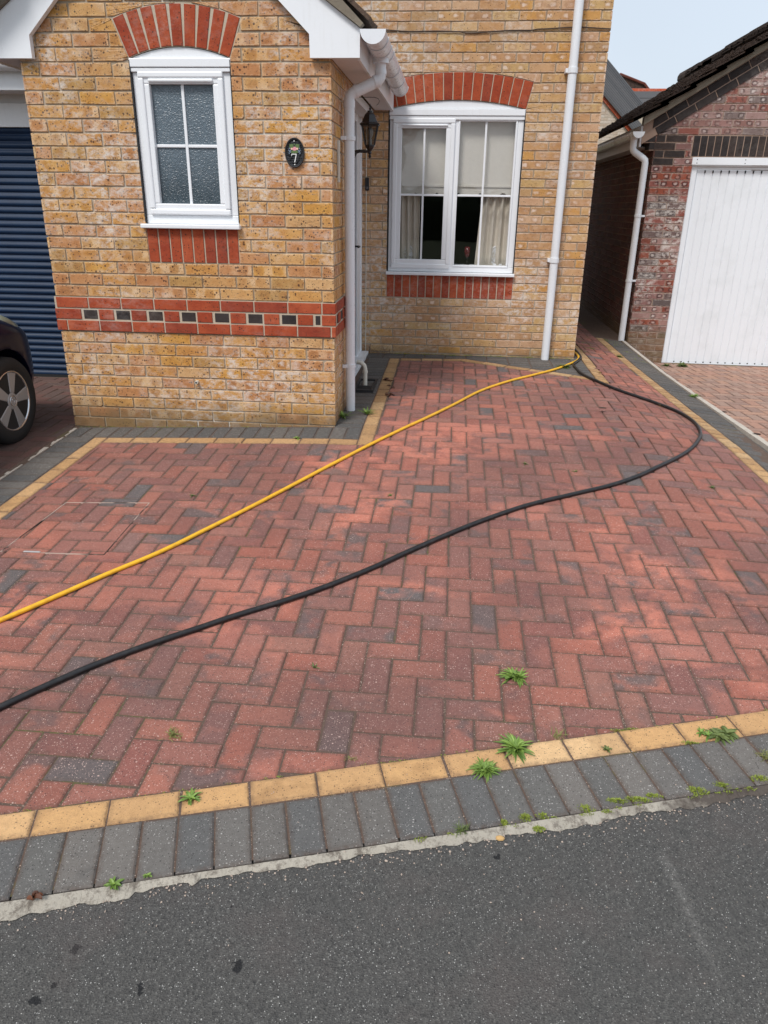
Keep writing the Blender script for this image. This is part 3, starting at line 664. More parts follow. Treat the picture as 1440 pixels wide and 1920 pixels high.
# --- windows
def ring(mb, x0, x1, z0, z1, w_, ya, yb, mat=0):
    mb.box(x0, x1, ya, yb, z0, z0+w_, mat); mb.box(x0, x1, ya, yb, z1-w_, z1, mat)
    mb.box(x0, x0+w_, ya, yb, z0+w_, z1-w_, mat); mb.box(x1-w_, x1, ya, yb, z0+w_, z1-w_, mat)
def infill(prm, u0, u1, zs, y0, name, parent):
    c, zc, Rr, al = prm; mb = MB(); P = lambda u, z, dd: (u, y0-dd, z)
    arc = [(c+(Rr-.004)*math.sin(t), zc+(Rr-.004)*math.cos(t)) for t in [al-2*al*i/14 for i in range(15)]]
    mb.prism([(u0, zs), (u1, zs)]+arc, P, -.06, 0, 0, 0, back=True); return mb.build(name, white, parent)
def window_porch():
    yo = .02
    f = MB(); x0, x1, z0, z1 = .678, 1.279, 1.362, 2.25
    ring(f, x0, x1, z0, z1, .052, yo, yo+.07); f.box(x0-.006, x1+.006, yo-.022, yo+.03, z1-.026, z1+.020); f.box(x0-.004, x1+.004, yo-.016, yo, z1-.05, z1-.028)
    fo = f.build('window', white, house, bevel=.004)
    s = MB(); ring(s, .712, 1.232, 1.415, 2.205, .035, yo-.018, yo+.05); s.build('sash', white, fo, bevel=.008)
    s = MB(); ring(s, .742, 1.202, 1.445, 2.175, .036, yo-.008, yo+.04); s.box(.775, 1.17, yo-.020, yo+.02, 2.148, 2.166)
    s.build('glazing_bead', white, fo, bevel=.006)
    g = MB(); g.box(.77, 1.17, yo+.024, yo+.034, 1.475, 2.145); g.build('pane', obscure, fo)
    b = MB(); b.box(.963, .981, yo+.014, yo+.026, 1.48, 2.14); b.box(.776, .963, yo+.014, yo+.026, 1.800, 1.817); b.box(.981, 1.166, yo+.014, yo+.026, 1.800, 1.817)
    b.build('glazing_bar', white, fo, bevel=.003)
    s = MB(); s.box(.652, 1.294, -.040, .06, 1.335, 1.361); s.build('sill', white, fo, bevel=.005)
    boxes('frame_seal', rubber, fo, [(.6725, .6775, -.002, .05, 1.37, 2.26), (1.2795, 1.2835, -.002, .05, 1.37, 2.26)])
    infill(pprm, .676, 1.281, 2.272, yo-.006, 'arch_infill', fo)
window_porch()
def window_main():
    yo = D+.02
    x0, x1, z0, z1 = W0+.012, W1-.008, .915, 2.245
    f = MB(); ring(f, x0, x1, z0, z1, .05, yo, yo+.07); f.box(2.575, 2.632, yo+.002, yo+.068, z0+.05, z1-.05)
    f.box(x0-.008, x1+.008, yo-.022, yo+.03, z1-.02, z1+.03); f.box(x0-.004, x1+.004, yo-.014, yo, z1-.052, z1-.022)
    fo = f.build('window', white, house, bevel=.004)
    s = MB(); ring(s, 2.048, 2.600, .945, 2.205, .04, yo-.018, yo+.045); ring(s, 2.082, 2.566, .979, 2.172, .046, yo-.008, yo+.04)
    s.box(2.125, 2.535, yo-.020, yo+.02, 2.142, 2.158); s.build('sash', white, fo, bevel=.007)
    s = MB(); ring(s, 2.625, 3.146, .962, 2.200, .018, yo-.006, yo+.05); s.build('glazing_bead', white, fo, bevel=.005)
    for a, b, c, d_, mx_, t in ((2.128, 2.530, 1.025, 2.13, 2.329, .012), (2.643, 3.128, .98, 2.182, 2.872, .012)):
        g = MB(); g.box(a-.005, b+.005, yo+.026, yo+.032, c-.005, d_+.005); g.build('pane', glass, fo)
        q = MB(); zb = 1.583; q.box(mx_-.009, mx_+.009, yo+.012, yo+.024, c, d_); q.box(a, mx_-.009, yo+.012, yo+.024, zb-.009, zb+.009); q.box(mx_+.009, b, yo+.012, yo+.024, zb-.009, zb+.009)
        q.build('glazing_bar', white, fo, bevel=.003)
    s = MB(); s.box(W0-.004, W1+.006, D-.045, D+.06, .885, .912); s.build('sill', white, fo, bevel=.005)
    boxes('frame_seal', rubber, fo, [(W0+.001, W0+.008, D-.002, D+.05, .92, 2.27), (W1-.006, W1-.001, D-.002, D+.05, .92, 2.27)])
    infill(rprm, W0+.004, W1-.002, 2.278, yo-.006, 'arch_infill', fo)
window_main()
# --- room behind the main window
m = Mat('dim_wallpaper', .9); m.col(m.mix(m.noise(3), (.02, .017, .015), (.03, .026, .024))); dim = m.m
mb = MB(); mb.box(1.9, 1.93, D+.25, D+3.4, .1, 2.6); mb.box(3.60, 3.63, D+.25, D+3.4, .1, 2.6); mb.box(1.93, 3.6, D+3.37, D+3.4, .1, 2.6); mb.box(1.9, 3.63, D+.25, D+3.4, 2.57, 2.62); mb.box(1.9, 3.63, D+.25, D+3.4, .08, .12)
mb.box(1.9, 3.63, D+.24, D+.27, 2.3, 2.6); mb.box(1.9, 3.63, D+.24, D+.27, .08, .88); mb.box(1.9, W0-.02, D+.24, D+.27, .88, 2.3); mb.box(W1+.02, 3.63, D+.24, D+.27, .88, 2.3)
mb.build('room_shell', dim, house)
mb = MB(); mb.box(W0, W1, D+.10, D+.245, .95, .975); mb.build('window_board', white, house, bevel=.004)
# roller blind with scalloped hem, curtains, fans
m = Mat('blind_cloth', .9); m.col(m.mix(m.noise(30, 3), srgb(204, 200, 190), srgb(216, 212, 202))); m.bump(m.noise(400, 2), .001, .4); cloth = m.m
m = Mat('curtain_cloth', .9); m.col(m.mix(m.noise(8, 3), srgb(206, 198, 184), srgb(220, 212, 198))); curt = m.m
mb = MB(); yb2 = D+.105
mb.box(2.06, 3.15, yb2-.003, yb2, 1.67, 2.27); mb.box(2.06, 3.15, yb2-.010, yb2+.006, 1.655, 1.672)
pts = []
n = 44
for i in range(n+1):
    x = 2.06+1.09*i/n; ph = ((x-2.06)/.2) % 1; zz = 1.588+.018*(1 if abs(ph-.5) > .42 else 0); pts.append((x, zz))
for a, b in zip(pts, pts[1:]): mb.prism([a, b, (b[0], 1.655), (a[0], 1.655)], lambda u, z, dd: (u, yb2-dd, z), -.003, 0, 0, 0, back=True)
tag(mb.build('roller_blind', cloth), 'cream roller blind with a scalloped hem, half lowered behind the main window', 'blind')
def curtain(xa, xb, xa2, xb2, label):
    mb = MB(); rows = []; n = 46
    for j in range(15):
        t = j/14; z = 2.28-1.32*t; a = xa+(xa2-xa)*t; b = xb+(xb2-xb)*t; r = []
        for i in range(n+1):
            s = i/n; r.append((a+(b-a)*s, D+.165+.022*math.sin(s*math.pi*9+.6*math.sin(t*3)), z))
        rows.append(mb.add(r))
    for A, B in zip(rows, rows[1:]):
        for i in range(n): mb.face([A[i], B[i], B[i+1], A[i+1]])
    o = mb.build('curtain', curt, smooth=True); so_ = o.modifiers.new('s', 'SOLIDIFY'); so_.thickness = .003
    tag(o, label, 'curtain', 'curtains at the main window')
curtain(2.01, 2.30, 2.05, 2.30, 'pale pleated curtain hanging behind the opening casement nearest the lantern')
curtain(2.92, 3.20, 2.84, 3.20, 'pale pleated curtain gathered at the side of the window nearest the rear drainpipe')
def fan(x, z, label, tilt):
    e = empty('desk_fan', (x, D+.2, .975), label, 'fan', 'small fans on the window board'); T = Matrix.Translation((x, D+.19, z)) @ Matrix.Rotation(tilt, 4, 'Z') @ Matrix.Rotation(R(90), 4, 'X')
    mb = MB()
    for r_ in (.085, .065, .045):
        mb.tube([tuple(T @ Vector((r_*math.cos(a), r_*math.sin(a), .02*(1-r_/.085)))) for a in [2*math.pi*k/28 for k in range(29)]], .003 if r_ < .08 else .006, 6, cap=False)
    for k in range(12):
        a = 2*math.pi*k/12; mb.tube([tuple(T @ Vector((.012*math.cos(a), .012*math.sin(a), .02))), tuple(T @ Vector((.085*math.cos(a), .085*math.sin(a), 0)))], .0022, 5)
    mb.lathe([(.0, -.06), (.03, -.05), (.03, -.005), (.0, .0)], T, 16); mb.build('cage', white, e)
    mb = MB()
    for k in range(3):
        a = 2*math.pi*k/3; P3 = [T @ Vector((rr_*math.cos(a+o_), rr_*math.sin(a+o_), zz_)) for rr_, o_, zz_ in ((.01, 0, .004), (.075, -.35, .012), (.078, .35, -.004), (.012, .5, -.002))]
        mb.face(mb.add([tuple(p) for p in P3]))
    mb.build('blade', white, e)
    mb = MB(); mb.lathe([(.05, 0), (.048, .01), (.012, .02), (.008, z-.975-.03)], Matrix.Translation((x, D+.2, .976)), 16); mb.build('stand', white, e)
fan(2.175, 1.06, 'small fan with a pale cage at the foot of the curtain behind the opening casement', -.3)
fan(3.06, 1.065, 'small white fan on the window board at the side nearest the rear drainpipe', .3)

gv = empty('candle_holder', (2.765, D+.18, .975), 'dark red glass candle holder on a clear stem inside the fixed main window pane', 'candle holder')
Tg = Matrix.Translation((2.765, D+.18, .976)); mb = MB(); mb.lathe([(.028, 0), (.026, .004), (.005, .01), (.005, .06), (.008, .065)], Tg, 20); mb.build('stem', lampglass, gv, smooth=True)
mb = MB(); mb.lathe([(.008, .065), (.022, .08), (.027, .11), (.025, .16), (.022, .16), (.012, .08)], Tg, 24); mb.build('bowl', Mat('red_glass', .12, base=(.10, .008, .012)).m, gv, smooth=True)

# --- front door in the porch side
DX = 1.735
mb = MB(); mb.box(DX, DX+.035, 1.0, 1.06, .12, 2.2); mb.box(DX, DX+.035, 2.10, 2.16, .12, 2.2); mb.box(DX, DX+.028, 2.16, 2.37, .12, 2.2); mb.box(DX, DX+.04, 2.37, D-.004, .12, 2.2); mb.box(DX, DX+.03, 1.06, 2.10, 2.14, 2.2); df = mb.build('door_frame', white, house, bevel=.003)
mb = MB(); mb.box(DX, DX+.018, 1.062, 2.098, .17, 2.138)
for z0_, z1_ in ((.35, .9), (1.1, 1.95)): mb.box(DX+.018, DX+.025, 1.3, 1.9, z0_, z1_)
dr = mb.build('door', doorb, house, bevel=.003)
mb = MB(); mb.box(DX+.018, DX+.027, 1.99, 2.03, 1.02, 1.22); mb.tube([(DX+.027, 2.01, 1.15), (DX+.066, 2.01, 1.15), (DX+.07, 2.0, 1.15), (DX+.07, 1.88, 1.15)], .008, 8); mb.build('handle', blackp, dr)
mb = MB(); mb.box(DX, 1.842, 1.25, D-.01, .12, .158); mb.build('threshold', white, house, bevel=.004)
mb = MB(); mb.box(DX-.02, XR-.008, 1.0, D, 2.2, 2.26); mb.build('door_head', soffitw, house)

# --- bargeboard, soffit, fascia
def barge():
    mb = MB(); P = lambda u, z, dd: (u, -.03-dd, z); c = .935
    # the box ends and the raking boards, cut into convex pieces
    for sg in (1, -1):
        X = lambda x: c+sg*(x-c)
        for poly in ([(1.765, 2.262), (2.052, 2.262), (2.054, 2.405), (1.763, 2.379)], [(1.763, 2.379), (2.054, 2.405), (1.821, 2.565), (1.577, 2.556)], [(1.577, 2.556), (1.821, 2.565), (.935, 3.39), (.935, 3.16)]):
            q = [(X(x), z) for x, z in poly]; mb.prism(q, P, -.02, .018, 0, 0, back=True)
    o = mb.build('bargeboard', white, house)
    boxes('eaves_box', soffitw, house, [(1.765, 2.052, -.029, .0-.014, 2.264, 2.38), (-.18, .105, -.029, -.014, 2.264, 2.38)])
barge()
boxes('soffit', soffitw, house, [(1.886, 2.035, -.011, D-.015, 2.262, 2.272), (-.165, -.007, -.011, 1.5, 2.262, 2.272)], .002)
boxes('fascia', white, house, [(2.035, 2.052, -.011, D-.015, 2.255, 2.40), (-.182, -.165, -.011, 1.5, 2.255, 2.40)], .002)
# porch side wall end piece seen below the gutter end
def half_gutter(mb, x, z, ya, yb, r, t=.004, n=14, axis='y'):
    prof = [(math.cos(math.pi+math.pi*i/n)*r, math.sin(math.pi+math.pi*i/n)*r) for i in range(n+1)]; pin = [(math.cos(math.pi+math.pi*i/n)*(r-t), math.sin(math.pi+math.pi*i/n)*(r-t)) for i in range(n+1)]
    Q = (lambda a, b, s: (x+a, s, z+b)) if axis == 'y' else (lambda a, b, s: (s, x+a, z+b))
    A = mb.add([Q(a, b, ya) for a, b in prof]); B = mb.add([Q(a, b, yb) for a, b in prof]); A2 = mb.add([Q(a, b, ya) for a, b in pin]); B2 = mb.add([Q(a, b, yb) for a, b in pin])
    for i in range(n): mb.face([A[i], A[i+1], B[i+1], B[i]]); mb.face([A2[i], B2[i], B2[i+1], A2[i+1]]); mb.face([A[i], A2[i], A2[i+1], A[i+1]]); mb.face([B[i], B[i+1], B2[i+1], B2[i]])
    mb.face([A[0], B[0], B2[0], A2[0]]); mb.face([A[n], A2[n], B2[n], B[n]])
def endcap(mb, x, z, y0, y1, r):
    P = lambda u, zz, dd: (u, y0+dd, zz); poly = [(x+math.cos(math.pi+math.pi*i/14)*r, z+math.sin(math.pi+math.pi*i/14)*r) for i in range(15)]
    A = mb.add([(u, y0, zz) for u, zz in poly]); B = mb.add([(u, y1, zz) for u, zz in poly]); n = len(poly)
    mb.face(A[::-1] if y0 < y1 else A); mb.face(B if y0 < y1 else B[::-1])
    for i in range(n): mb.face([A[i], A[(i+1) % n], B[(i+1) % n], B[i]])
gx, gz = 2.130, 2.395
mb = MB(); half_gutter(mb, gx, gz, -.075, 2.05, .068); gut = mb.build('gutter', pipew, house, smooth=False)
mb = MB(); endcap(mb, gx, gz, -.085, -.07, .073); mb.build('end_cap', pipew, gut)
mb = MB(); endcap(mb, gx, gz, 2.045, 2.06, .073); mb.build('end_cap', pipew, gut)
for y in (.12, .36, .54, 1.1, 1.6): mb = MB(); half_gutter(mb, gx, gz-.001, y, y+.019, .073); mb.build('gutter_clip', pipew, gut)
# --- front downpipe
px, py, pr = 1.930, .405, .034
pth = [(gx-.005, .45, 2.34), (gx-.005, .45, 2.255), (gx-.007, .448, 2.235), (gx-.02, .443, 2.215), (1.965, .414, 2.150), (1.945, .408, 2.138), (px+.003, .406, 2.122), (px, py, 2.10), (px, py, .075)]
mb = MB(); mb.tube(pth, pr, 20); dp = mb.build('downpipe', pipew, house, smooth=True)
for pa, pb_, rr_ in (((gx-.005, .45, 2.335), (gx-.005, .45, 2.31), .052), ((gx-.005, .45, 2.275), (gx-.005, .45, 2.25), .0375), (pth[3], (2.085, .436, 2.206), .0375), ((1.985, .419, 2.159), pth[4], .0375), ((px, py, 2.10), (px, py, 2.06), .0372)):
    mb = MB(); mb.tube([pa, pb_], rr_, 20); mb.build('pipe_socket', pipew, dp, smooth=True)
for z in (1.885, .415):
    mb = MB(); mb.lathe([(.034, -.013), (.0395, -.012), (.0395, .012), (.034, .013)], Matrix.Translation((px, py, z)), 24); mb.box(XR, px-.02, py-.045, py-.02, z-.011, z+.011); mb.build('bracket', pipew, dp, bevel=.001)
# narrow cream trunking hanging from the wall beside the pipe
mb = MB(); mb.box(XR+.001, XR+.016, .20, .222, 1.62, 1.86); mb.build('trunking', cream, house, bevel=.002)
# overflow stub
mb = MB(); mb.tube([(.925, .01, .352), (.925, -.03, .352)], .011, 14); mb.build('overflow_pipe', cream, house); mb = MB(); mb.tube([(.925, -.0305, .352), (.925, -.029, .352)], .007, 12); mb.build('pipe_bore', rubber, house)
# waste pipe dropping into the gully
mb = MB(); mb.tube([(1.89, 1.13, .30), (1.925, 1.12, .295), (1.95, 1.115, .275), (1.958, 1.11, .25), (1.958, 1.11, .10)], .018, 16); mb.tube([(1.958, 1.11, .235), (1.958, 1.11, .215)], .022, 16); mb.build('waste_pipe', cream, house, smooth=True)
# tall white soil pipe on the main wall
mb = MB(); sx, sy = 3.560, D-.075; mb.tube([(sx, sy, 5.1), (sx, sy, .05)], .037, 20); sp = mb.build('drainpipe', pipew, house, smooth=True)
for z in (2.555, 1.045, 3.9):
    mb = MB(); mb.lathe([(.037, -.022), (.0435, -.021), (.0435, .021), (.037, .022)], Matrix.Translation((sx, sy, z)), 24); mb.box(sx-.06, sx-.035, sy-.012, D, z-.016, z+.016); mb.box(sx-.02, sx+.02, sy+.03, D, z-.012, z+.012); mb.build('bracket', pipew, sp, bevel=.001)

# --- roofs
def tiles(mb, O, U, V, nu, nv, tw=.33, th=.32, thick=.022, mat=0, jit=.006):
    O, U, V = Vector(O), Vector(U).normalized(), Vector(V).normalized(); W = U.cross(V).normalized()
    for j in range(nv):
        for i in range(nu):
            r = rnd3(); a = i*tw+random.uniform(-.002, .002); b = a+tw-.004; s = j*th+random.uniform(-jit, jit)*1.5; e = s+th*1.25; w0 = .030+random.uniform(-.004, .006); w1 = .0
            pts = [O+U*a+V*s+W*w0, O+U*b+V*s+W*w0, O+U*b+V*e+W*w1, O+U*a+V*e+W*w1]; up = [p+W*(thick+random.uniform(0, .003)) for p in pts]
            I = mb.add([tuple(p) for p in pts+up])
            for q in ((0, 3, 2, 1), (4, 5, 6, 7), (0, 1, 5, 4), (1, 2, 6, 5), (2, 3, 7, 6), (3, 0, 4, 7)): mb.face([I[k] for k in q], mat, r)
            # rounded roll on the side of each tile
            mb.tube([tuple(p) for p in (up[1]-U*.03, up[2]-U*.03)], .016, 6, mat)
rs = math.sin(R(43)); rc = math.cos(R(43))
mb = MB(); tiles(mb, (2.085, -.07, 2.415), (0, 1, 0), (-rc, 0, rs), 8, 6); tiles(mb, (-.215, 2.43, 2.415), (0, -1, 0), (rc, 0, rs), 8, 6)
mb.build('porch_roof', tile, house)
mb = MB(); Pv = lambda u, z, dd: (u, -.075-dd, z)
for sg in (1, -1):
    X = lambda x: .935+sg*(x-.935)
    mb.prism([(X(2.075), 2.425), (X(.935), 3.50), (X(.935), 3.39), (X(1.821), 2.567), (X(2.056), 2.407)] if 0 else [(X(2.075), 2.425), (X(.935), 3.49), (X(.935), 3.392)], Pv, -.06, .0, 0, 0, back=True)
    mb.prism([(X(2.075), 2.425), (X(.935), 3.392), (X(1.821), 2.567), (X(2.056), 2.407)], Pv, -.06, .0, 0, 0, back=True)
mb.build('verge_mortar', vergem, house)
mb = MB(); tiles(mb, (-3.6, D-.35, 5.05), (1, 0, 0), (0, rc, rs), 23, 14); tiles(mb, (4.1, 9.3, 5.05), (-1, 0, 0), (0, -rc, rs), 23, 14); mb.build('roof', tile, house)
mb = MB(); mb.box(-3.5, 4.0, D-.32, D-.30, 4.95, 5.12); mb.box(-3.5, 4.0, D-.30, D, 4.95, 4.97); half_gutter(mb, D-.38, 5.08, -3.5, 4.0, .06, axis='x'); mb.build('fascia', white, house)
mb = MB(); mb.prism([(D-.1, 5.2), (9, 5.2), ((D+9)/2, 8.2)], lambda u, z, dd: (3.84+dd, u, z), -.2, 0, 0, 0, back=True); mb.build('gable_wall', buff_far, house)

# --- garage wing on the left with the blue roller shutter
GY = 1.5
mb = MB(); zz = .012; k = 0; nseg = 6
while zz < 2.03:
    p = .0548
    for i in range(nseg):
        a = zz+p*i/nseg; b = zz+p*(i+1)/nseg; ya = GY-.013*math.sin(math.pi*min(1, (i)/nseg*1.1)); yb_ = GY-.013*math.sin(math.pi*min(1, (i+1)/nseg*1.1))
        ids = mb.add([(-3.2, ya, a), (-.01, ya, a), (-.01, yb_, b), (-3.2, yb_, b)]); mb.face(ids)
    zz += p; k += 1
gd = mb.build('garage_door', shutter, house, smooth=False)
mb = MB(); mb.box(-3.2, -.01, GY-.016, GY+.01, -.01, .03); mb.build('bottom_bar', rubber, gd)
mb = MB(); mb.box(-3.3, -.008, GY-.03, GY+.1, 2.03, 2.20); mb.build('lintel_cover', white, house, bevel=.003)
mb = MB(); mb.box(-3.3, -.008, GY-.01, GY+.1, 2.20, 2.262); mb.box(-3.3, -.008, GY-.28, GY+.1, 2.262, 2.272); mb.build('soffit', soffitw, house)
mb = MB(); mb.box(-3.3, -.008, GY-.30, GY-.28, 2.255, 2.42); mb.build('fascia', white, house, bevel=.003)
mb = MB(); half_gutter(mb, GY-.36, 2.43, -3.3, -.19, .058, axis='x'); mb.build('gutter', white, house)
mb = MB(); tiles(mb, (-3.6, GY-.33, 2.45), (1, 0, 0), (0, rc, rs), 10, 5); mb.build('garage_roof', tile, house)
mb = MB(); brickwall(mb, lambda u, z, dd: (u, GY-dd, z), -3.65, -3.2, -.1, 2.2, phase=0); mb.build('garage_wall', [mortar, buff], house)
mb = MB(); mb.box(-3.2, -.01, GY+.2, GY+.25, -.1, 2.3); mb.build('garage_lining', dim, house)

# ================================================================ THINGS ON THE HOUSE
# number plaque
pe = empty('house_number_plaque', (1.652, 0, 1.774), 'black oval house number plaque with painted flowers and a white 7, on the porch brick', 'plaque')
T = Matrix.Translation((1.652, -.002, 1.774)) @ Matrix.Rotation(R(90), 4, 'X') @ Matrix.Diagonal((.72, 1, 1, 1))
mb = MB(); mb.lathe([(.080, 0), (.083, .003), (.083, .010), (.079, .014), (.073, .013), (.070, .009), (.0, .009)], T, 48); mb.build('plate', blackp, pe, smooth=False)
m = Mat('slate_face', .6); m.col(m.mix(m.noise(120, 3), srgb(48, 50, 54), srgb(62, 64, 68))); mb = MB(); mb.lathe([(.070, .0094), (.0, .0094)], T, 40); mb.build('face', m.m, pe)
wht = Mat('white_enamel', .5, base=(.78, .78, .76)).m; pink = Mat('pink_enamel', .5, base=srgb(226, 150, 160)).m; peach = Mat('peach_enamel', .5, base=srgb(236, 196, 170)).m; leafp = Mat('green_enamel', .5, base=srgb(92, 116, 66)).m; bluep = Mat('blue_enamel', .5, base=srgb(140, 160, 180)).m
Pp = lambda u, z, dd: (1.652+u, -.012-dd, 1.774+z)
mb = MB()
for q in ([(-.020, -.010), (.012, -.010), (.012, -.005), (-.019, -.005)], [(-.020, -.018), (-.0175, -.018), (-.0165, -.010), (-.020, -.010)], [(-.004, -.052), (.002, -.052), (.0125, -.010), (.0075, -.010)]): mb.prism(q, Pp, -.001, .0006, 0, 0)
mb.build('numeral', wht, pe)
def petals(lst, mt, nm):
    mb = MB()
    for (u, z, r, sx_, an_) in lst:
        mb.prism([(u+r*math.cos(a)*sx_*math.cos(an_)-r*math.sin(a)*math.sin(an_), z+r*math.cos(a)*sx_*math.sin(an_)+r*math.sin(a)*math.cos(an_)) for a in [2*math.pi*k/10 for k in range(10)]], Pp, -.001, .0005+random.uniform(0, .0003), 0, 0)
    mb.build(nm, mt, pe)
petals([(s*x, z, .0055, 1.6, s*a) for s in (1, -1) for x, z, a in ((.013, .042, .7), (.022, .041, .2), (.012, .032, -.3), (.023, .033, 2.4), (.005, .004, 1.9), (.014, .006, 2.4))]+[(0, .046, .004, 1.2, 1.5)], leafp, 'painted_leaf')
petals([(.0, .022, .011, 1.2, 0)], pink, 'painted_rose')
for s in (1, -1): petals([(s*.017, .022, .0062, 1.1, 0)], peach, 'painted_bloom')
petals([(0, .0215, .0040, 1, 0)], peach, 'flower_centre')
petals([(s*x, z, .0026, 1.3, s*a) for s in (1, -1) for x, z, a in ((.031, .024, 1), (.034, .014, .5), (.026, .004, .3), (.033, -.002, .8), (.024, .012, .1), (.030, .008, 1))], bluep, 'painted_flower')
for z in (.063, -.064): mb = MB(); mb.lathe([(.0035, .0), (.0035, .003), (.0, .004)], Matrix.Translation((1.652, -.013, 1.774+z)) @ Matrix.Rotation(R(90), 4, 'X'), 12); mb.build('screw', wht, pe)

# lantern
LX, LY = 2.012, .88
le = empty('wall_lantern', (XR, LY, 1.80), 'black carriage wall lantern with clear tapered panes on a curved arm beside the front door', 'lantern')
Tl = Matrix.Translation((LX, LY, 0)); h6 = dict(n=6, rot=R(30))
mb = MB(); mb.lathe([(.0, 1.795), (.008, 1.80), (.011, 1.812), (.006, 1.820), (.014, 1.828), (.010, 1.84), (.018, 1.852)], Tl, 14); mb.lathe([(.018, 1.852), (.030, 1.862), (.036, 1.875), (.036, 1.882)], Tl, **h6)
for k in range(6):
    a = R(30)+k*R(60); mb.tube([(LX+.036*math.cos(a), LY+.036*math.sin(a), 1.88), (LX+.064*math.cos(a), LY+.064*math.sin(a), 2.005)], .0042, 5)
mb.lathe([(.066, 2.002), (.078, 2.006), (.079, 2.012), (.062, 2.022), (.050, 2.045), (.040, 2.068), (.026, 2.082), (.020, 2.084), (.020, 2.094), (.010, 2.096)], Tl, **h6)
mb.lathe([(.008, 2.094), (.005, 2.10), (.009, 2.108), (.004, 2.116), (.006, 2.122), (.0, 2.14)], Tl, 12); mb.build('lamp_body', blackp, le)
for k in range(6):
    mb = MB(); a0 = R(30)+k*R(60); a1 = a0+R(60); q = [(LX+r_*math.cos(a), LY+r_*math.sin(a), z) for r_, a, z in ((.034, a0, 1.882), (.034, a1, 1.882), (.062, a1, 2.002), (.062, a0, 2.002))]; mb.face(mb.add(q)); mb.build('pane', lampglass, le)
mb = MB(); mb.lathe([(.014, 1.882), (.014, 1.915), (.010, 1.92), (.022, 1.945), (.024, 1.965), (.015, 1.985), (.0, 1.99)], Tl, 14); mb.build('bulb', Mat('bulb_glass', .2, base=(.5, .5, .48)).m, le, smooth=True)
mb = MB(); mb.tube([(XR+.012, LY, 1.80), (XR+.03, LY, 1.835), (XR+.06, LY, 1.842), (LX-.03, LY, 1.838), (LX, LY, 1.842)], [.016, .014, .011, .009, .009], 10); mb.lathe([(.0, 0), (.035, 0), (.033, .008), (.018, .012), (.0, .013)], Matrix.Translation((XR+.001, LY, 1.81)) @ Matrix.Rotation(R(90), 4, 'Y') @ Matrix.Diagonal((1.7, 1, 1, 1)), 20); mb.build('bracket_arm', blackp, le)
# thin wire above the lantern
mb = MB(); mb.tube([(XR+.004, .70, 2.155), (2.06, .70, 2.155), (2.085, .70, 2.148), (2.094, .70, 2.135), (2.09, .70, 2.118), (2.075, .70, 2.108)], .0018, 6); tag(mb.build('wire', blackp), 'thin black wire with a hooked end sticking out above the lantern', 'wire')
# doorbell
be = empty('doorbell', (1.819, D, 1.665), 'slim black doorbell fixed upright on the brick between door and main window', 'doorbell')
mb = MB(); mb.box(1.803, 1.839, D-.026, D, 1.612, 1.722); mb.build('body', blackp, be, bevel=.006); mb = MB(); mb.lathe([(.011, 0), (.011, .003), (.009, .004), (.0, .004)], Matrix.Translation((1.821, D-.026, 1.635)) @ Matrix.Rotation(R(90), 4, 'X'), 20); mb.build('button', Mat('grey_button', .3, base=(.1, .1, .11)).m, be)
mb = MB(); mb.tube([(1.812, D-.006, z) for z in (.15, .5, .9, 1.3, 1.61)], .004, 6); mb.tube([(1.812, D-.006, z) for z in (1.722, 1.9, 2.1, 2.25)], .004, 6); tag(mb.build('cable', cream), 'pale cable clipped upright on the brick above and below the doorbell', 'cable')
mb = MB(); P0 = []
for i in range(40):
    x = 1.9+1.945*i/39; P0.append((x, D-.008, 2.862-.012*math.sin(x*3.1)+.004*math.sin(x*11)-(.008 if 2.6 < x < 3.2 else 0)))
mb.tube(P0, .0045, 6); tag(mb.build('cable', Mat('brown_cable', .6, base=(.06, .04, .03)).m), 'dark brown cable clipped level across the main wall high above the window', 'cable')
# gully
ge = empty('drain_gully', (1.96, 1.11, .1), 'black square drain gully with a slotted grate under the waste pipe by the doorstep', 'drain')
mb = MB(); ring_ = [(1.87, .905), (2.035, .905), (2.035, 1.325), (1.87, 1.325)]
for a_, b_, c_, d_ in ((1.885, 2.045, .90, .925), (1.885, 2.045, 1.30, 1.325), (1.885, 1.905, .925, 1.30), (2.025, 2.045, .925, 1.30)): mb.box(a_, b_, c_, d_, .095, .122)
mb.build('surround', grate, ge); mb = MB()
for i in range(7): y = .945+i*.022; mb.box(1.908, 2.022, y, y+.011, .100, .116)
mb.box(1.905, 2.025, .925, 1.30, .09, .098); mb.build('grate', grate, ge)
# inspection cover in the drive
m = Mat('worn_edge', .9); m.col(m.mix(m.rng(m.noise(6, 3), .45, .55), srgb(72, 56, 48), srgb(184, 162, 148))); edge_m = m.m
me_ = empty('inspection_cover', (.8, -1.6, -.04), 'square inspection cover recessed in the red drive, thin metal edge and a bright key slot', 'drain cover')
cq = [(.553, -1.892), (1.062, -1.880), (1.055, -1.291), (.592, -1.315)]
mb = MB()
for a_, b_ in zip(cq, cq[1:]+cq[:1]):
    n = 6
    for i in range(n):
        A = (a_[0]+(b_[0]-a_[0])*i/n, a_[1]+(b_[1]-a_[1])*i/n); B = (a_[0]+(b_[0]-a_[0])*(i+1)/n, a_[1]+(b_[1]-a_[1])*(i+1)/n); L = math.hypot(B[0]-A[0], B[1]-A[1]); nn = (-(B[1]-A[1])/L*.004, (B[0]-A[0])/L*.004)
        mb.prism([A, B, (B[0]+nn[0], B[1]+nn[1]), (A[0]+nn[0], A[1]+nn[1])], P_ground, -.01, .0022, 0, 0)
mb.build('frame', edge_m, me_); mb = MB(); mb.prism([(.665, -1.886), (.745, -1.884), (.745, -1.872), (.665, -1.874)], P_ground, -.005, .004, .001, 0); mb.build('key_slot', galv, me_)

